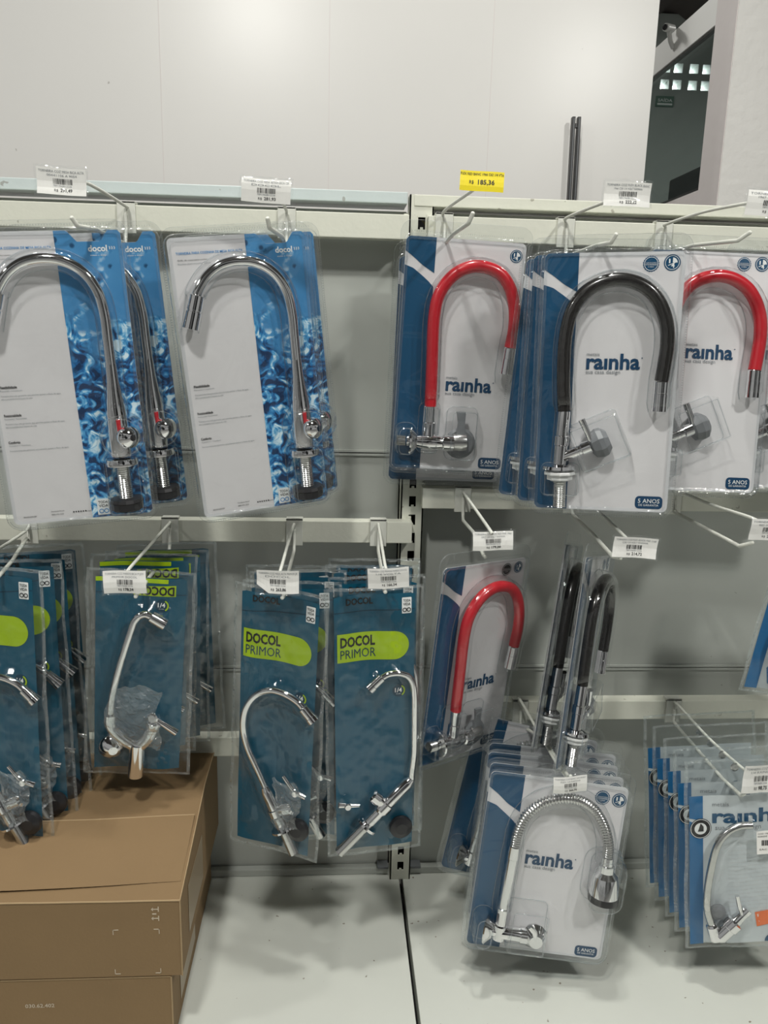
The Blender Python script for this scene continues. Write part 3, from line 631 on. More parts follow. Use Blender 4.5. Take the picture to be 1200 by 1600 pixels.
def tap_pack():
    e = empty('tap_pack'); W, H = 163, 338; a = W / 2
    rr = rrect(-a, a, 0, H, 6); out = []
    tl = rr[:6]; tr = rr[6:12]; rest = rr[12:]
    out = tl + [(23, 0), (33, 12), (59, 12), (67, 0)] + tr + rest
    t = MB(); n = len(out)
    t.band(lin(9, a - .2, 24), lambda x: interp([(9, .2), (23, .2), (33, 12.2), (59, 12.2), (67, .2), (a - 3, .2), (a, 4)])(x), lambda x: H - .2 - (0 if x < a - 5 else (x - a + 5) ** 2 * .2), YA, 'splash_print')
    card_slab(t, out)
    t.text('docol', 44, 23, 21, YT, 'ink_white', .03); 
    for k in range(3): t.text('»', 67 + k * 2.6, 21, 1.6, YT, 'ink_white', .02, h=3.2, rot=0)
    t.text('metais e design', 46, 28, 18, YT, 'ink_white', 0, h=1.7)
    t.text('TORNEIRA PARA COZINHA DE MESA BICA ALTA', -73, 19, 78, YT, 'ink_blue', .01, h=2.8)
    t.text('Grifo de mesa para cocina', -72, 26, 34, YT, 'ink_black', 0, h=1.7); t.text('Kitchen deck mounted faucet', -72, 30, 38, YT, 'ink_grey', 0, h=1.7)
    for z0_, h_, l1 in ((173, 'Flexibilidade', 'Faucet rotation'), (206, 'Funcionalidade', 'Functionality / Funcionalidad'), (238, 'Conforto', 'Comfort / Confort')):
        t.text(h_, -73, z0_, 19 if len(h_) > 8 else 13, YT, 'ink_black', .025, h=3); t.text(l1, -73, z0_ + 3.4, 24, YT, 'ink_grey', 0, h=1.6)
        t.text('Torneira bica alta giratoria, que permite ajustar o fluxo de agua.', -73, z0_ + 9.5, 66, YT, 'ink_grey', 0, h=1.7)
        if z0_ < 230: t.text('alta e possibilita facil limpeza da cuba', -73, z0_ + 13, 34, YT, 'ink_grey', 0, h=1.7)
    t.text('docol.com.br', -70, 330, 15, YT, 'ink_black', .01, h=1.8); t.text('Ouvidoria Docol', -38, 326, 15, YT, 'ink_black', 0, h=1.7); t.text('0800 474 3333', -38, 330, 14, YT, 'ink_black', 0, h=1.7)
    for k in range(6): t.disc(-12 + k * 2.8, 328, .9, YT, 'ink_black', 8)
    t.text('docolmetais', -5 + 7, 329, 6.5, YT, 'ink_black', 0, h=1.6)
    t.poly(rrect(16, 31, 315, 335, 1), YT, 'ink_white'); t.text('TODA', 23.5, 320.5, 11, YT - .0003, 'ink_black', .01, h=3.4, align='c'); t.text('VIDA', 23.5, 325.2, 11, YT - .0003, 'ink_black', .01, h=3.4, align='c')
    t.disc(20.6, 330.2, 2.9, YT - .0003, 'ink_blue', 16, 2.0); t.disc(26.4, 330.2, 2.9, YT - .0003, 'ink_blue', 16, 2.0)
    t.build('card', e)
    D = 13; sp = [(-58, 68), (-54, 59), (-42, 44), (-25, 33.5), (-3, 30), (19, 34), (38, 47), (50, 68), (54, 94), (54, 124), (54, 150)]
    t = MB()
    t.lathe(P(54, 150, D), P(-1, 110, 0), [(0, .0066), (.02, .0075), (.045, .0105), (.060, .0122), (.085, .0125), (.108, .0125), (.110, .012)], 'chrome', 28)
    t.lathe(P(53, 262, D), P(0, 1, 0), [(0, .012), (.001, .0185), (.006, .0195), (.009, .019), (.010, .010)], 'chrome', 32)
    t.lathe(P(53, 272, D), P(0, 1, 0), [(k * .0013, .0088 if k % 2 else .0079) for k in range(32)], 'steel_brushed', 20)
    fb = t.build('faucet', e)
    t = MB(); t.tube(catmull([P(x, z, D) for x, z in sp], 6), .0064, 'chrome', 16); t.build('spout', fb)
    t = MB(); t.lathe(P(-56, 64, D), P(-13, 38, 0), [(0, .0066), (.001, .0088), (.018, .0092), (.0182, .0084), (.020, .0084), (.0202, .0094), (.040, .0098), (.0405, .008)], 'chrome', 24)
    t.build('aerator', fb)
    t = MB(); t.lathe(P(53, 312, D), P(0, 1, 0), [(0, .010), (.001, .019), (.005, .0205), (.006, .0195), (.014, .0195), (.0155, .0175), (.016, .010)], 'black_plastic', 14, False); t.build('locknut', fb)
    t = MB(); t.lathe(P(56, 236, 13), P(10, 0, 14), [(0, .009), (.008, .009), (.009, .0125), (.012, .0138), (.016, .0138), (.020, .0125), (.023, .009), (.0245, .004)], 'chrome', 24); 
    t.lathe(P(55, 214, 24), P(0, 20, 0), [(0, .003), (.02, .0025)], 'red_hose', 8); t.build('handle_knob', fb)
    shell(e, 163, 338, 12, 8, [(sp + [(54, 225)], 12, 24), ([(-56, 62), (-69, 106)], 13, 25)], [(30, 84, 208, 262, 33, 0, 26), (30, 77, 258, 334, 30, 0, 10)])
    return e
def shower_pack():
    e = empty('shower_tap_pack')
    rainha_card(e, 190, 255, 1.17, (-31, 126, 67), [('s', 61, 18, 10.5), ('q', 84, 19, 10)], (57, 237, .95))
    D = 15; fl = [(-51, 98), (-50, 76), (-42, 51), (-24, 31), (2, 20), (28, 20), (49, 31), (65, 52), (74, 76), (76.5, 97)]
    t = MB(); t.lathe(P(-55, 232, D), P(4, -134, 0), [(0, .009), (.02, .0095), (.022, .0082), (.045, .0082), (.046, .0068), (.118, .0068), (.119, .0078), (.128, .0078), (.136, .0078)], 'chrome', 24)
    t.lathe(P(-72, 221, D), P(60, 2, 0), [(0, .0065), (.012, .0075), (.02, .0095), (.045, .0095), (.046, .011), (.060, .011)], 'chrome', 24)
    fb = t.build('faucet', e)
    t = MB(); pts = catmull([P(x, z, D) for x, z in fl], 26); t.tube(pts, [.0073 if (i % 4) < 2 else .0056 for i in range(len(pts))], 'steel_brushed', 14); t.build('gooseneck', fb)
    t = MB(); t.lathe(P(76.5, 95, D), P(2, 60, 2), [(0, .0075), (.010, .008), (.011, .0105), (.020, .0105), (.022, .0125), (.026, .0165), (.034, .0185), (.052, .0202)], 'chrome', 28)
    t.lathe(P(78.2, 147, D + 1.7), P(2, 60, 2), [(0, .0207), (.004, .0210), (.009, .0205), (.010, .017)], 'black_plastic', 28); t.build('spray_head', fb)
    t = MB(); t.lathe(P(-76, 220, D), P(1, 0, .3), [(0, .009), (.001, .0185), (.003, .020), (.008, .014), (.012, .010)], 'chrome', 28); t.build('wall_flange', fb)
    t = MB(); t.lathe(P(-16, 222, D), P(20, 0, 0), [(0, .0115), (.010, .0125), (.020, .0125), (.022, .008)], 'chrome', 24); t.lathe(P(-6, 222, 12), P(0, 0, 1), [(0, .017), (.004, .018), (.010, .014), (.018, .009)], 'chrome', 12); t.tube([P(-6, 222, 26), P(-10, 208, 28), P(-18, 200, 29)], .004, 'chrome', 10); t.build('valve_handle', fb)
    shell(e, 190, 255, 20, 9, [([(-55, 205), (-53, 130)] + fl + [(77, 110)], 13, 26)], [(50, 103, 88, 168, 36, 0, 20), (-92, -62, 195, 245, 30, 0, 14), (-46, 10, 178, 246, 31, 0, 8)])
    return e

def place(e, pose, label, cat, group, dx=0, dy=0, dz=0, roll=0, yaw=0, lean=0):
    x, y, z, r, l, yw = pose
    r += roll; l += lean; yw += yaw
    M_ = Matrix.Rotation(yw, 4, 'Z') @ Matrix.Rotation(l, 4, 'X') @ Matrix.Rotation(r, 4, 'Y')
    M_.translation = Vector((x + dx, y + dy, z + dz + CZ)); e.matrix_world = M_
    e.location = M_.translation; e.rotation_mode = 'XYZ'; e.rotation_euler = M_.to_euler('XYZ')
    tag(e, label, cat, group); return e
POSE = dict(docR=(-.1162, -.2133, .1145, -.1162, .0626, .293), docL=(-.3271, -.2423, .1082, -.0709, .0507, .197),
  black=(.3348, -.2244, .1073, -.0219, -.0248, -.2564), red3=(.1765, -.0931 - .02, .1317, .0366, .0316, .0039),
  red5=(.495, -.141, .1209, .0177, -.1087, -.0334), redlow=(.2170, -.1433, -.3047, .0421, .0807, .5634),
  shower=(.3152, -.2399, -.5842, .0981, -.1048, -.0832),
  C=(-.064, -.2348, -.3221, .0592, .0446, -.3706), D=(.0646, -.1905, -.3239, -.0247, .0145, .2448), A=(-.4247, -.2267, -.299, .0176, -.0255, -.1159),
  B=(-.2456, -.2004, -.3086, .0755, .0754, .0685), E=(.57, -.2588, -.5975, -.0914, -.065, -.1026))
POSE['red3'] = (.1765, -.0931, .1317, .0366, .0316, .0039)

# ------------------------------------------------------------------ blister packs on the hooks
G1 = 'chrome tap blister packs in the top row'
tp = tap_pack()
place(tp, POSE['docR'], 'front white and blue blister pack with a complete chrome gooseneck tap', 'packaged tap', G1)
place(copy_tree(tp), POSE['docR'], 'chrome tap pack almost hidden behind the complete gooseneck tap pack', 'packaged tap', G1, dx=.010, dy=.04, dz=.004, roll=-.01)
place(copy_tree(tp), POSE['docL'], 'front white and blue tap pack cut by the left photo edge', 'packaged tap', G1)
place(copy_tree(tp), POSE['docL'], 'chrome tap pack tilted behind the one at the left photo edge', 'packaged tap', G1, dx=.03, dy=.045, dz=.004, roll=-.02, yaw=.05)
G2 = 'hose tap blister packs in the top row'
rp = hose_pack('red_wall')
place(rp, POSE['red3'], 'front red hose tap pack under the yellow price tag', 'packaged tap', G2)
place(copy_tree(rp), POSE['red3'], 'red hose tap pack behind the one under the yellow tag, hanging lower', 'packaged tap', G2, dx=-.006, dy=.034, dz=-.022, roll=-.015)
bp = hose_pack('black')
place(bp, POSE['black'], 'front black hose tap pack in the top row', 'packaged tap', G2)
place(copy_tree(bp), POSE['black'], 'black hose tap pack second in its stack, blue edge showing at left', 'packaged tap', G2, dx=-.004, dy=.038, dz=-.001, yaw=.02, roll=.03)
place(copy_tree(bp), POSE['black'], 'black hose tap pack at the back of its stack, against the red packs', 'packaged tap', G2, dx=-.004, dy=.078, dz=-.006, yaw=.03, roll=.085)
r5 = hose_pack('red_table')
place(r5, POSE['red5'], 'red hose tap pack right of the black hose pack', 'packaged tap', G2)
place(copy_tree(r5), POSE['red5'], 'sliver of a tap pack cut by the right photo edge, behind the red one', 'packaged tap', G2, dx=.128, dy=.035, dz=.0, roll=-.01)
G3 = 'hose tap blister packs in the middle row'
rl = hose_pack('red_low')
place(rl, POSE['redlow'], 'lower red hose tap pack turned to the right in the middle row', 'packaged tap', G3).scale = (.965, .965, .965)
place(copy_tree(bp), (.371, -.160, -.2896, .21, .01, 1.0), 'black hose tap pack turned almost edge-on, nearer of the two', 'packaged tap', G3).scale = (.905, .905, .905)
place(copy_tree(bp), (.352, -.100, -.290, .25, .05, 1.12), 'black hose tap pack turned edge-on, further of the two', 'packaged tap', G3).scale = (.905, .905, .905)
G4 = 'shower tap blister packs in the lowest row'
sp_ = shower_pack()
place(sp_, POSE['shower'], 'front pack with chrome gooseneck spray tap hanging over the right deck', 'packaged tap', G4)
place(copy_tree(sp_), POSE['shower'], 'spray tap pack directly behind the front one', 'packaged tap', G4, dx=.006, dy=.034, dz=-.006, roll=-.01)
place(copy_tree(sp_), POSE['shower'], 'spray tap pack third in its stack', 'packaged tap', G4, dx=.010, dy=.068, dz=-.008, roll=-.015)
place(copy_tree(sp_), POSE['shower'], 'spray tap pack fourth in its stack, only its top edge showing', 'packaged tap', G4, dx=.018, dy=.10, dz=-.010, roll=-.03)
place(copy_tree(sp_), POSE['shower'], 'spray tap pack at the back of its stack, swung out to the left', 'packaged tap', G4, dx=.006, dy=.142, dz=.002, roll=.10)

# ------------------------------------------------------------------ bags
def film(parent, W, H, top, bulge, seed, flare=0, name='plastic_bag'):
    t = MB(); nx, nz = 36, 90; a = W / 2 + 7
    for s_ in (-1, 1):
        V = []
        for i in range(nx + 1):
            for j in range(nz + 1):
                u = -1 + 2 * i / nx; q = j / nz; x = a * u; z = -top + (H + top + 7) * q
                e1 = max(0, 1 - abs(u) ** 6); ez = 1 - (2 * q - 1) ** 8; prof = bulge(x, z)
                n1 = noise.noise(Vector((x * .035, z * .018, seed * 5.1 + s_))); n2 = noise.noise(Vector((x * .11, z * .07, seed * 2.3 + s_ * 4)))
                n3 = noise.noise(Vector(((x + z * .6) * .05, (z - x) * .05, seed + 9)))
                n4 = noise.noise(Vector((x * .06 + z * .02, z * .035, seed * 1.7 + s_)))
                rg = 3.2 * max(0, 1 - abs(n4) * 7) + 2.2 * max(0, 1 - abs(n3) * 9)
                out = (3.0 + prof * (1 if s_ < 0 else .12) + 2.2 * abs(n1) + 1.6 * n2 + rg) * e1 * ez
                xe = x + (2.2 * noise.noise(Vector((0, z * .02, seed + (7 if u > 0 else 3)))) + flare * q * q * (1 if u > 0 else -1)) * abs(u) ** 3
                ze = z + 3.0 * noise.noise(Vector((x * .03, 5 + seed, 0))) * (1 if q > .98 or q < .02 else 0)
                yy = out * (1 if s_ < 0 else -1) + 2.5 * n1 * 0
                V.append(P(xe, ze, yy))
        F = [(i * (nz + 1) + j, i * (nz + 1) + j + 1, (i + 1) * (nz + 1) + j + 1, (i + 1) * (nz + 1) + j) for i in range(nx) for j in range(nz)]
        edge = [f for k, f in enumerate(F) if (k // nz) in (0, nx - 1) or (k % nz) in (0, nz - 1)]; mid = [f for k, f in enumerate(F) if not ((k // nz) in (0, nx - 1) or (k % nz) in (0, nz - 1))]
        o_ = len(t.v); t.add(V, mid, 'bag_film', True)
        kk = t.mi('bag_seal')
        for f in edge: t.f.append([o_ + i for i in f]); t.m.append(kk); t.sm.append(True)
    return t.build(name, parent)
def crumple(parent, x0, x1, z0, z1, base, seed, name='inner_sleeve'):
    r_ = random.Random(seed); nx, nz = 11, 13; t = MB(); V = []
    for i in range(nx + 1):
        for j in range(nz + 1):
            u = i / nx; q = j / nz; e_ = 1 if 0 < i < nx and 0 < j < nz else 0
            x = x0 + (x1 - x0) * u + r_.uniform(-2.2, 2.2) + 4 * math.sin(q * 7 + seed) * (1 - e_); z = z0 + (z1 - z0) * q + r_.uniform(-2.2, 2.2) + 4 * math.sin(u * 6 + seed) * (1 - e_)
            V.append(P(x, z, base + r_.uniform(-2.4, 2.4) + 5 * math.sin(PI * u) * math.sin(PI * q)))
    t.add(V, [f for i in range(nx) for j in range(nz) for f in ((i * (nz + 1) + j, i * (nz + 1) + j + 1, (i + 1) * (nz + 1) + j + 1), (i * (nz + 1) + j, (i + 1) * (nz + 1) + j + 1, (i + 1) * (nz + 1) + j))], 'bag_seal')
    return t.build(name, parent)
def near_path(path, R, h):
    pts = [Vector((p[0], p[1])) for p in path]
    def f(x, z):
        d = 1e9; p = Vector((x, z))
        for a_, b_ in zip(pts, pts[1:]):
            ab = b_ - a_; t_ = max(0, min(1, (p - a_).dot(ab) / max(ab.length_squared, 1e-6))); d = min(d, (p - a_ - ab * t_).length)
        return h * math.exp(-(d / R) ** 2)
    return f
def wave(seed, amp=.0021):
    def f(v): v.y += amp * (math.sin(v.x * 70 + seed) + 1.2 * noise.noise(Vector((v.x * 25, v.z * 9, seed))) - .3) 
    return f
def primor_insert(parent, W, H, seed, flip=False, header=24, sag=0):
    t = MB(); a = W / 2 - 5
    t.band(lin(-a, a, 16), lambda x: 2 + (4 if abs(x) > a - 3 else 0) * .5, lambda x: H - 3, 0, 'teal', 40)
    t.band(lin(-a, a, 16), lambda x: header + .015 * x * sag, lambda x: header + 1.2 + .015 * x * sag, -.0003, 'teal_dark', 1)
    if not flip:
        t.text('DOCOL', -38, 15, 36, -.0005, 'ink_black', .035, h=9)
        cap = interp([(-50, 0)] )
        zc_, hh_ = 74, 20
        half = lambda x: hh_ if x < 26 else math.sqrt(max(0, hh_ ** 2 - (x - 26) ** 2))
        xs_ = lin(-50, 26, 12) + [26 + 20 * math.sin(k * PI / 20) for k in range(1, 11)]
        t.band(xs_, lambda x: zc_ - half(x), lambda x: zc_ + half(x), -.0005, 'lime', 4)
        t.text('DOCOL', -46, zc_ - 1.5, 47, -.0009, 'ink_black', .035, h=14); t.text('PRIMOR', -46, zc_ + 15, 48, -.0009, 'teal_dark', 0, h=12.5)
        t.poly(rrect(36, 49, 8, 30, 1), -.0005, 'ink_white'); t.text('TODA', 42.5, 14, 10, -.0009, 'ink_black', .01, h=3.6, align='c'); t.text('VIDA', 42.5, 19, 10, -.0009, 'ink_black', .01, h=3.6, align='c')
        for dx in (-2.8, 2.8): t.disc(42.5 + dx, 25, 3, -.0009, 'ink_black', 14, 1.9)
        bx, bz = 33, 140
    else:
        t.band(lin(-a, 34, 10), lambda x: 3, lambda x: 9, -.0005, 'lime', 1)
        t.band(lin(-10, 44, 8), lambda x: 14 - .06 * x, lambda x: 27, -.0005, 'lime', 1); t.text('DOCOL', 42, 14, 46, -.0009, 'ink_black', .035, h=12, rot=PI)
        bx, bz = 27, 40
    t.disc(bx, bz, 9, -.0005, 'teal_dark'); t.poly([(bx + r_ * math.cos(a_), bz + r_ * math.sin(a_)) for r_, L_ in ((8.6, lin(-1.1, 1.0, 8)), (6.6, lin(1.0, -1.1, 8))) for a_ in L_], -.0009, 'lime')
    t.text('1/4', bx - .8, bz + 2, 9.5, -.0009, 'ink_white', .02, align='c'); t.text('de volta', bx - .8, bz + 5, 6, -.0009, 'ink_white', 0, h=1.3, align='c')
    t.warp(wave(seed)); return t.build('insert_card', parent)
def primor_tap(parent, sp, body, lev, plug, thin=.0048):
    D = 11; t = MB(); bb = [P(x, z, D) for x, z in body]; ax = bb[-1] - bb[0]; L_ = ax.length
    t.lathe(bb[0], ax, [(0, thin + .001), (.004, thin + .0022), (.008, .0085), (L_ * .32, .0088), (L_ * .33, .0105), (L_ * .42, .0105), (L_ * .45, .0082), (L_ * .60, .0082), (L_ * .605, .0165), (L_ * .63, .0168), (L_ * .64, .0075)], 'chrome', 24)
    t.lathe(bb[0] + ax * .64, ax, [(k * L_ * .36 / 26, .0072 if k % 2 else .0074) for k in range(27)], 'steel_brushed', 18)
    m_ = bb[0] + ax * .36; pr = Vector((-ax.z, 0, ax.x)).normalized() * (-1 if (Vector((-ax.z, 0, ax.x)).z < 0) else 1)
    t.lathe(m_, pr, [(0, .007), (.014, .008), (.015, .0095), (.026, .0095), (.028, .006)], 'chrome', 20)
    fb = t.build('faucet', parent)
    t = MB(); t.tube(catmull([P(x, z, D) for x, z in sp[1:]] + [bb[0]], 6), thin, 'chrome', 14); t.build('spout', fb)
    a_, b_ = P(*sp[1], D), P(*sp[0], D); t = MB(); t.lathe(a_, b_ - a_, [(-.006, thin), (-.005, .0068), (.010, .007), (.0105, .0078), ((b_ - a_).length, .008), ((b_ - a_).length + .0005, .006)], 'chrome', 22); t.build('aerator', fb)
    t = MB(); lv = [P(x, z, D + 3) for x, z in lev]; t.tube(catmull(lv, 4), [.0028 + .0014 * (i / (4 * (len(lv) - 1))) for i in range(4 * (len(lv) - 1) + 1)] if len(lv) > 2 else .0036, 'chrome', 10); t.lathe(lv[len(lv) // 2] , (0, -1, 0), [(-.003, .004), (.004, .005), (.006, .004)], 'chrome', 14); t.build('lever', fb)
    if plug: t = MB(); t.lathe(P(plug[0], plug[1], 4), (0, -1, 0), [(0, .015), (.004, .0165), (.009, .0155), (.012, .008)], 'black_plastic', 24); t.build('rubber_base', fb)
    return fb
SPC = [(57, 162), (45, 150), (33, 139), (13, 131.5), (-8, 132), (-28, 145), (-41, 168), (-44, 195), (-37, 223), (-23, 250), (-9, 278)]
BDC = [(-9, 278), (37, 371)]
def bag_C(seed):
    e = empty('bagged_tap'); primor_insert(e, 118, 380, seed, sag=-8)
    primor_tap(e, SPC, BDC, [(18, 252), (30, 266), (38, 272), (52, 276)], (40, 334))
    crumple(e, 8, 44, 258, 330, 19, 5)
    f1 = near_path(SPC + BDC, 16, 18); f2 = near_path([(30, 330), (42, 340)], 20, 10)
    film(e, 118, 380, 8, lambda x, z: max(f1(x, z), f2(x, z)), seed, 2); return e
SPD = [(-9, 130), (4, 118), (18, 111), (35, 112), (47, 121), (52, 140), (53, 185), (53, 231), (50, 262)]
BDD = [(50, 270), (-52, 372)]
def bag_D(seed):
    e = empty('bagged_tap'); primor_insert(e, 118, 380, seed)
    primor_tap(e, SPD, BDD, [(-24, 300), (-40, 298), (-52, 296)], (36, 345), .0045)
    f1 = near_path(SPD + BDD, 15, 15)
    film(e, 118, 380, 8, lambda x, z: f1(x, z), seed, 1); return e
def bag_B(seed):
    e = empty('bagged_wall_tap'); primor_insert(e, 124, 290, seed, flip=True)
    D = 14; t = MB()
    ys = [P(-34, 196, D), P(-33, 214, D), P(-20, 230, D), P(2, 246, D)]
    t.tube(catmull(ys, 5), .0085, 'chrome', 16); t.tube(catmull([P(2, 246, D), P(14, 232, D), P(22, 214, D)], 5), .009, 'chrome', 16)
    t.lathe(P(2, 240, D), P(-2, 50, 0), [(0, .011), (.01, .0108), (.035, .0105), (.05, .0105)], 'chrome', 20)
    t.lathe(P(21, 216, D), P(4, -18, 0), [(0, .009), (.004, .0105), (.010, .0105), (.012, .006)], 'chrome', 18)
    fb = t.build('faucet', e)
    sp = [(32, 61), (16, 51), (6, 48), (-4, 55), (-10, 72), (-23, 122), (-32, 168), (-34, 198)]
    t = MB(); t.tube(catmull([P(x, z, D) for x, z in sp[1:]], 6), .0052, 'chrome', 14); t.build('spout', fb)
    a_, b_ = P(14, 50, D), P(33, 61, D); t = MB(); t.lathe(a_, b_ - a_, [(0, .0058), (.001, .0078), (.016, .0085), (.022, .0085), (.0225, .006)], 'chrome', 22); t.build('aerator', fb)
    t = MB(); t.lathe(P(-32, 248, 8), P(.25, 0, 1), [(0, .018), (.002, .0185), (.006, .0165), (.012, .009), (.014, .006)], 'chrome', 28); t.build('wall_flange', fb)
    t = MB(); t.lathe(P(22, 198, D + 2), P(-.2, -.1, 1), [(-.004, .006), (.004, .0075), (.006, .005)], 'chrome', 18); t.tube([P(22, 200, D), P(38, 210, D + 1), P(53, 221, D + 1)], [.0035, .0045, .005], 'chrome', 12); t.build('lever', fb)
    crumple(e, -36, 30, 150, 240, 24, 8)
    f1 = near_path(sp + [(-33, 214), (2, 246), (22, 214)], 17, 20); f2 = near_path([(-32, 248), (4, 290)], 20, 16)
    film(e, 124, 290, 8, lambda x, z: max(f1(x, z), f2(x, z)), seed, 3); return e
def bag_E(seed):
    e = empty('clear_bagged_tap'); t = MB(); W, H = 155, 225; a = W / 2
    t.band(lin(-a, a, 14), lambda x: 1, lambda x: H - 1, 0, 'pale_art', 20)
    t.band(lin(-a, -a + 19, 4), lambda x: 1 + (x + a) * .0, lambda x: 33 + (x + a) * .25, -.0004, 'royal', 3); t.band(lin(-a, -a + 19, 4), lambda x: 37 + (x + a) * .45, lambda x: H, -.0004, 'royal', 12)
    t.disc(-62, 49, 15, -.0006, 'ink_black'); t.disc(-62, 49, 14, -.0009, 'ink_white', 28, 13.2); t.disc(-62, 49, 8.5, -.0009, 'ink_white', 24); t.poly([(-66, 53), (-58, 53), (-58, 46), (-62, 41)], -.0012, 'ink_black')
    t.text('raınha', -46, 41, 100, -.0006, 'brand_blue', .028, h=20); t.text('metais', -46, 17, 22, -.0006, 'ink_grey'); t.text('sua casa design', -42, 52, 62, -.0006, 'ink_grey')
    r = random.Random(3)
    for k in range(16): t.text('instrucoes de instalacao torneira', -25, 84 + k * 6, 60 + r.random() * 30, -.0006, 'card_back', 0, h=1.3, rot=.05)
    t.poly([(12, 178), (60, 168), (63, 188), (15, 200)], -.0008, 'orange'); t.text('Recomendado', 16, 185, 40, -.0011, 'ink_white', .02, h=4, rot=.2); t.text('vedante incluso', 17, 193, 42, -.0011, 'ink_white', .0, h=3, rot=.2)
    t.poly([(26, H - 2)] + [(44 + 18 * math.cos(a_), H - 2 - 14 * math.sin(a_)) for a_ in lin(PI, 0, 12)], -.0006, 'brand_blue'); t.text('5 ANOS', 44, H - 6, 20, -.0011, 'ink_white', .02, align='c')
    t.warp(wave(seed, .0012)); t.build('insert_card', e)
    t = MB(); t.poly([(8, 48), (60, 44), (62, 80), (9, 82)], -.014, 'paper'); t.text('COD 1966 C25 1/4 TORNEIRA', 10, 53, 46, -.0144, 'ink_black', 0, h=2.2, rot=.06); t.text('PAREDE COZINHA', 10, 57, 30, -.0144, 'ink_black', 0, h=2.2, rot=.06)
    x = 15
    while x < 50: k = r.choice((.6, 1, 1.5)); t.poly([(x, 61), (x + k, 61), (x + k, 69), (x, 69)], -.0144, 'ink_black'); x += k + r.choice((.6, 1, 1.3))
    t.text('SAC 0800 7725', 12, 76, 38, -.0144, 'ink_black', 0, h=2.4, rot=.03); t.build('stock_sticker', e)
    D = 11; sp = [(3, 40), (-14, 41), (-31, 50), (-44, 70), (-52, 104), (-57, 140), (-57, 165), (-50, 192)]
    t = MB(); t.lathe(P(-52, 186, D), P(6, 20, 0), [(0, .006), (.003, .008), (.024, .0085), (.026, .006)], 'chrome', 20); t.lathe(P(-44, 208, D), P(30, -30, 0), [(0, .008), (.004, .0105), (.022, .0105), (.023, .012), (.034, .012), (.036, .008), (.046, .007), (.060, .007)], 'chrome', 22)
    fb = t.build('faucet', e)
    t = MB(); t.tube(catmull([P(x, z, D) for x, z in sp], 6), .0052, 'steel_brushed', 14); t.build('spout', fb)
    t = MB(); t.lathe(P(-42, 170, 5), (0, -1, 0), [(0, .010), (.002, .0115), (.006, .0105), (.008, .006)], 'grey_plastic', 24); t.build('cover_cap', fb)
    t = MB(); t.tube([P(-11, 172, D + 3), P(-15, 158, D + 4), P(-18, 142, D + 4)], .003, 'chrome', 10); t.build('lever', fb)
    f1 = near_path(sp + [(-44, 208), (-8, 172)], 15, 15)
    film(e, W, H, 50, lambda x, z: f1(x, z), seed, 0)
    for k in range(1):
        t = MB(); t.lathe(P(0, -22, 3.5), (0, -1, 0), [(0, .0042), (.0008, .0062), (.0016, .0042)], 'steel_brushed', 20); t.build('eyelet', e)
    return e
GC = 'bags on the left lime labelled hook'; GD = 'bags on the right lime labelled hook'; GA = 'bags at the left photo edge'; GB = 'bags on the wall tap hook'; GE = 'clear bags at the right photo edge'
bc = bag_C(1.3); bc2 = bag_C(4.1); bd = bag_D(2.2); bd2 = bag_D(6.4)
place(bc, POSE['C'], 'front teal bag with large curved chrome spout and lime label, left lime labelled hook', 'bagged tap', GC)
place(bc2, POSE['C'], 'teal tap bag second from front on the left lime labelled hook', 'bagged tap', GC, dx=.012, dy=.034, dz=.0, yaw=.25, roll=-.07)
place(copy_tree(bc), POSE['C'], 'teal tap bag third from front on the left lime labelled hook', 'bagged tap', GC, dx=.018, dy=.068, dz=.004, yaw=.3, roll=-.09)
place(copy_tree(bc2), POSE['C'], 'rearmost teal tap bag on the left lime labelled hook', 'bagged tap', GC, dx=.010, dy=.100, dz=.002, yaw=.35, roll=-.06)
place(bd, POSE['D'], 'front teal bag with slim chrome spout and lime label beside the lower red pack', 'bagged tap', GD, dy=-.03, dx=-.009, yaw=-.1)
place(bd2, POSE['D'], 'teal tap bag second from front on the right lime labelled hook', 'bagged tap', GD, dx=-.004, dy=.008, dz=.004, yaw=-.2, roll=.0)
place(copy_tree(bd), POSE['D'], 'teal tap bag third from front on the right lime labelled hook', 'bagged tap', GD, dx=-.008, dy=.044, dz=.008, yaw=-.25, roll=.01)
place(copy_tree(bd2), POSE['D'], 'rearmost teal tap bag on the right lime labelled hook', 'bagged tap', GD, dx=-.004, dy=.075, dz=.009, yaw=-.25, roll=.02)
place(copy_tree(bc), POSE['A'], 'front teal tap bag cut by the left photo edge', 'bagged tap', GA)
for i, (dx, dy, dz, yw, rl_) in enumerate(((.008, .036, .0, .2, -.02), (.012, .070, .0, .25, -.03), (.014, .104, .002, .3, -.035))):
    place(copy_tree(bc2 if i % 2 == 0 else bc), POSE['A'], ['teal tap bag second from front at the left photo edge', 'teal tap bag third from front at the left photo edge', 'rearmost teal tap bag at the left photo edge'][i], 'bagged tap', GA, dx=dx, dy=dy, dz=dz, yaw=yw, roll=rl_)
bb_ = bag_B(3.1)
place(bb_, POSE['B'], 'front short bag with chrome Y shaped wall tap above the cardboard box', 'bagged tap', GB)
for i, (dx, dy, dz, yw, rl_) in enumerate(((-.004, .036, .012, .1, -.03), (.006, .068, .008, .1, -.05), (.012, .100, .010, .05, -.09))):
    place(copy_tree(bb_), POSE['B'], ['wall tap bag with lime header second from front above the cardboard box', 'wall tap bag third from front above the cardboard box', 'rearmost wall tap bag, slanting down to the right'][i], 'bagged tap', GB, dx=dx, dy=dy, dz=dz, yaw=yw, roll=rl_)
be = bag_E(5.5)
place(be, POSE['E'], 'front clear bag with blue side strip and slim tap at right edge', 'bagged tap', GE)
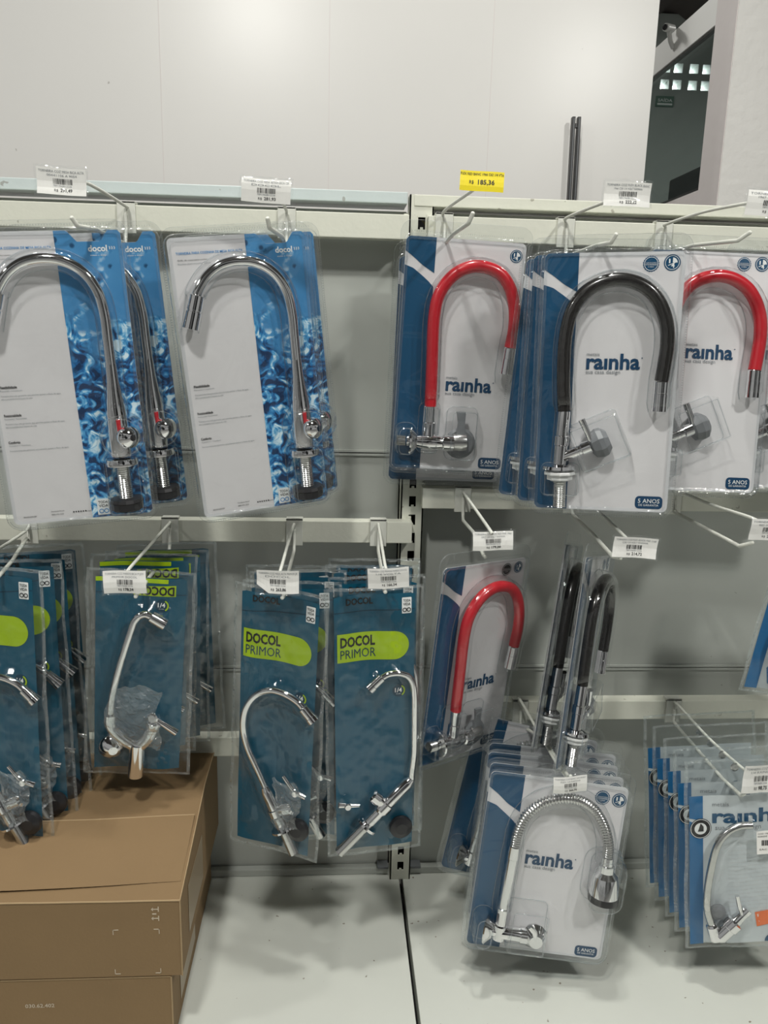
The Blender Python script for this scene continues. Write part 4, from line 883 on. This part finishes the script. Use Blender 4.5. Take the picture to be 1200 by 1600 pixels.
for i in range(4):
    place(copy_tree(be), POSE['E'], ['clear bag with blue strip, second from front', 'clear bag with blue strip, third from front', 'clear bag with blue strip, fourth from front', 'rearmost clear bag with blue strip'][i], 'bagged tap', GE, dx=-.003 * (i + 1), dy=.030 * (i + 1), dz=.002 * (i + 1), yaw=.03 * (i % 2))
# corner of one more bag at the right edge
q = at(1172, 1083, -.2); 
place(copy_tree(be), (q.x + .098, -.2, q.z - CZ + .222, .14, 0, 0), 'corner of a clear bag hanging alone at the right edge above the lower bar', 'bagged tap', None)

# ------------------------------------------------------------------ cartons
def carton(name, x1, y0, y1, z0, z1, zb, label, marks=None, taper=0):
    x0 = x1 - .62; e = empty(name, ((x0 + x1) / 2, (y0 + y1) / 2, z0)); O = Vector(e.location); tag(e, label, 'box', 'stacked cardboard boxes')
    t = MB(); xs_ = lin(x0, x1, 30); ys_ = lin(y0, y1, 24); V = []
    def top(x, y):
        q = (y - y0) / (y1 - y0); u = (x - x0) / (x1 - x0)
        return z1 + (zb - z1) * min(1, q * 1.6) + (1 if zb > z1 else 0) * (.004 * math.sin(q * PI) * math.sin(u * PI)) - (.006 if zb > z1 else .003) * math.exp(-((q - .42) / .03) ** 2) * (1 - u) + (.0012 if zb > z1 else 0) * noise.noise(Vector((x * 14, y * 14, 1)))
    for x in xs_:
        for y in ys_: V.append((x, y, top(x, y)))
    m_ = len(ys_); t.add(V, [(i * m_ + j, i * m_ + j + 1, (i + 1) * m_ + j + 1, (i + 1) * m_ + j) for i in range(30) for j in range(24)], 'cardboard', True)
    V = [(x, y0, z) for x in xs_ for z in (z0, top(x, y0))]; t.add(V, [(2 * i, 2 * i + 2, 2 * i + 3, 2 * i + 1) for i in range(30)], 'cardboard')
    V = [(x1 - (.0 if z > z0 else taper), y, z if z == z0 else top(x1, y)) for y in ys_ for z in (z0, 9)]; t.add(V, [(2 * i, 2 * i + 2, 2 * i + 3, 2 * i + 1) for i in range(24)], 'cardboard')
    V = [(x0, y, z if z == z0 else top(x0, y)) for y in ys_ for z in (z0, 9)]; t.add(V, [(2 * i, 2 * i + 2, 2 * i + 3, 2 * i + 1) for i in range(24)], 'cardboard')
    V = [(x, y1, z) for x in xs_ for z in (z0, top(x, y1))]; t.add(V, [(2 * i, 2 * i + 2, 2 * i + 3, 2 * i + 1) for i in range(30)], 'cardboard')
    t.add([(x0, y0, z0), (x1, y0, z0), (x1, y1, z0), (x0, y1, z0)], [(0, 1, 2, 3)], 'cardboard')
    # printed marks on the front
    if marks: marks(t, x0, x1, y0, z0, z1)
    t.warp(lambda v: v.__isub__(O)); t.build('body', e)
    t = MB(); t.tube([(x, y0, top(x, y0)) for x in xs_], .0012, 'cardboard_edge', 6)
    t.tube([(x1 - .0, y0, z) for z in (z0, z1)], .0011, 'cardboard_edge', 6)
    t.tube([(x1, y, top(x1, y)) for y in ys_], .0009, 'cardboard_edge', 6); t.warp(lambda v: v.__isub__(O)); t.build('folded_edge', e)
    if marks:
        t = MB(); xs2 = lin(x0, x1 - .004, 30); yc = y0 + (y1 - y0) * .42; V = []
        for x in xs2:
            for y, dz in ((yc - .105, .0005), (yc - .05, .0011), (yc, .0042), (yc + .0012, .0040), (yc + .0014, .0008)): V.append((x, y - .016 * math.sin(PI * (x - x0) / (x1 - x0)), top(x, min(y, y1)) + dz * (1 if y > y0 + .02 else .3)))
        t.add(V, [(i * 5 + j, i * 5 + j + 1, (i + 1) * 5 + j + 1, (i + 1) * 5 + j) for i in range(30) for j in range(4)], 'cardboard', False); t.tube([V[i * 5 + 3] for i in range(31)], .0011, 'cardboard_edge', 6); t.warp(lambda v: v.__isub__(O)); t.build('lid_flap', e)
        t = MB(); ym = (y0 + y1) / 2 
        t.box(x1 + .0004, x1 + .0008, y0 + .05, y0 + .16, z0 + .02, z0 + .09, 'tape'); t.warp(lambda v: v.__isub__(O)); t.build('tape', e)
    return e
def marks_top(t, x0, x1, y, z0, z1):
    def qd(a, b, c, d): t.box(a, b, y - .0006, y - .0002, c, d, 'carton_print')
    xa, xb = x1 - .083, x1 - .026; za, zb_ = z0 + .004, z1 - .040; l, w_ = .007, .0009
    for x, sx in ((xa, 1), (xb, -1)):
        for z, sz in ((za, 1), (zb_, -1)):
            qd(min(x, x + sx * l), max(x, x + sx * l), min(z, z + sz * w_), max(z, z + sz * w_)); qd(min(x, x + sx * w_), max(x, x + sx * w_), min(z, z + sz * l), max(z, z + sz * l))
    for k in range(2):
        cx, cz = x1 - .030, z1 - .012 - k * .013
        qd(cx - .003, cx + .003, cz - .0006, cz + .0006); t.add([(cx - .0055, y - .0005, cz), (cx - .0028, y - .0005, cz - .0028), (cx - .0028, y - .0005, cz + .0028)], [(0, 1, 2)], 'carton_print')
        qd(cx + .003, cx + .0042, cz - .0035, cz + .0035)
    qd(x1 - .034, x1 - .029, z1 - .0195, z1 - .0178)
def marks_low(t, x0, x1, y, z0, z1):
    o = MB(); o.text('030.62.402', 0, 0, 36, 0, 'carton_print', .02, h=5.5)
    t.add([(v.x + x1 - .182, y - .0005, v.z + z1 - .041) for v in o.v], o.f, 'carton_print')
    for a, b_ in ((-.2, -.14), (-.09, -.04)): 
        for k in range(3): t.box(x1 + a, x1 + b_, y - .0006, y - .0003, z1 - .075 - k * .005, z1 - .073 - k * .005, 'carton_print')
carton('cardboard_box', -.197, -.338, -.02, ZS, Z(-.7935), Z(-.7935), 'lower brown cardboard box with white number, on left deck', marks_low)
carton('cardboard_box', -.1825, -.34, -.022, Z(-.7905), Z(-.682), Z(-.645), 'upper brown cardboard box with arrow and corner marks, on the other box', marks_top)

# ------------------------------------------------------------------ lamps
for i, (p, e_, s_) in enumerate(LAMPS):
    e = empty('ceiling_lamp', p); tag(e, ['ceiling lamp above and behind the viewer, left of centre', 'ceiling lamp above and behind the viewer, to the right', 'ceiling lamp far left above the aisle', 'ceiling lamp right over the shelf, above the red hose packs', 'ceiling lamp in the next room', 'added unseen lamp behind the white board, brightening the beam and pillar'][i], 'lamp')
    t = MB(); t.box(-s_ / 2 - .02, s_ / 2 + .02, -s_ / 2 - .02, s_ / 2 + .02, .004, .05, 'white_plastic', .004); t.build('housing', e)
    t = MB(); t.tube([(0, 0, .05), (0, 0, slope(p[1]) - p[2] + .02)], .006, 'white_plastic', 8); t.build('stem', e)
    ld = bpy.data.lights.new('lamp_light', 'AREA'); ld.shape = 'SQUARE'; ld.size = s_; ld.energy = e_; ld.color = (1, .985, .93)
    lo = bpy.data.objects.new('lamp_light', ld); COL.objects.link(lo); lo.parent = e
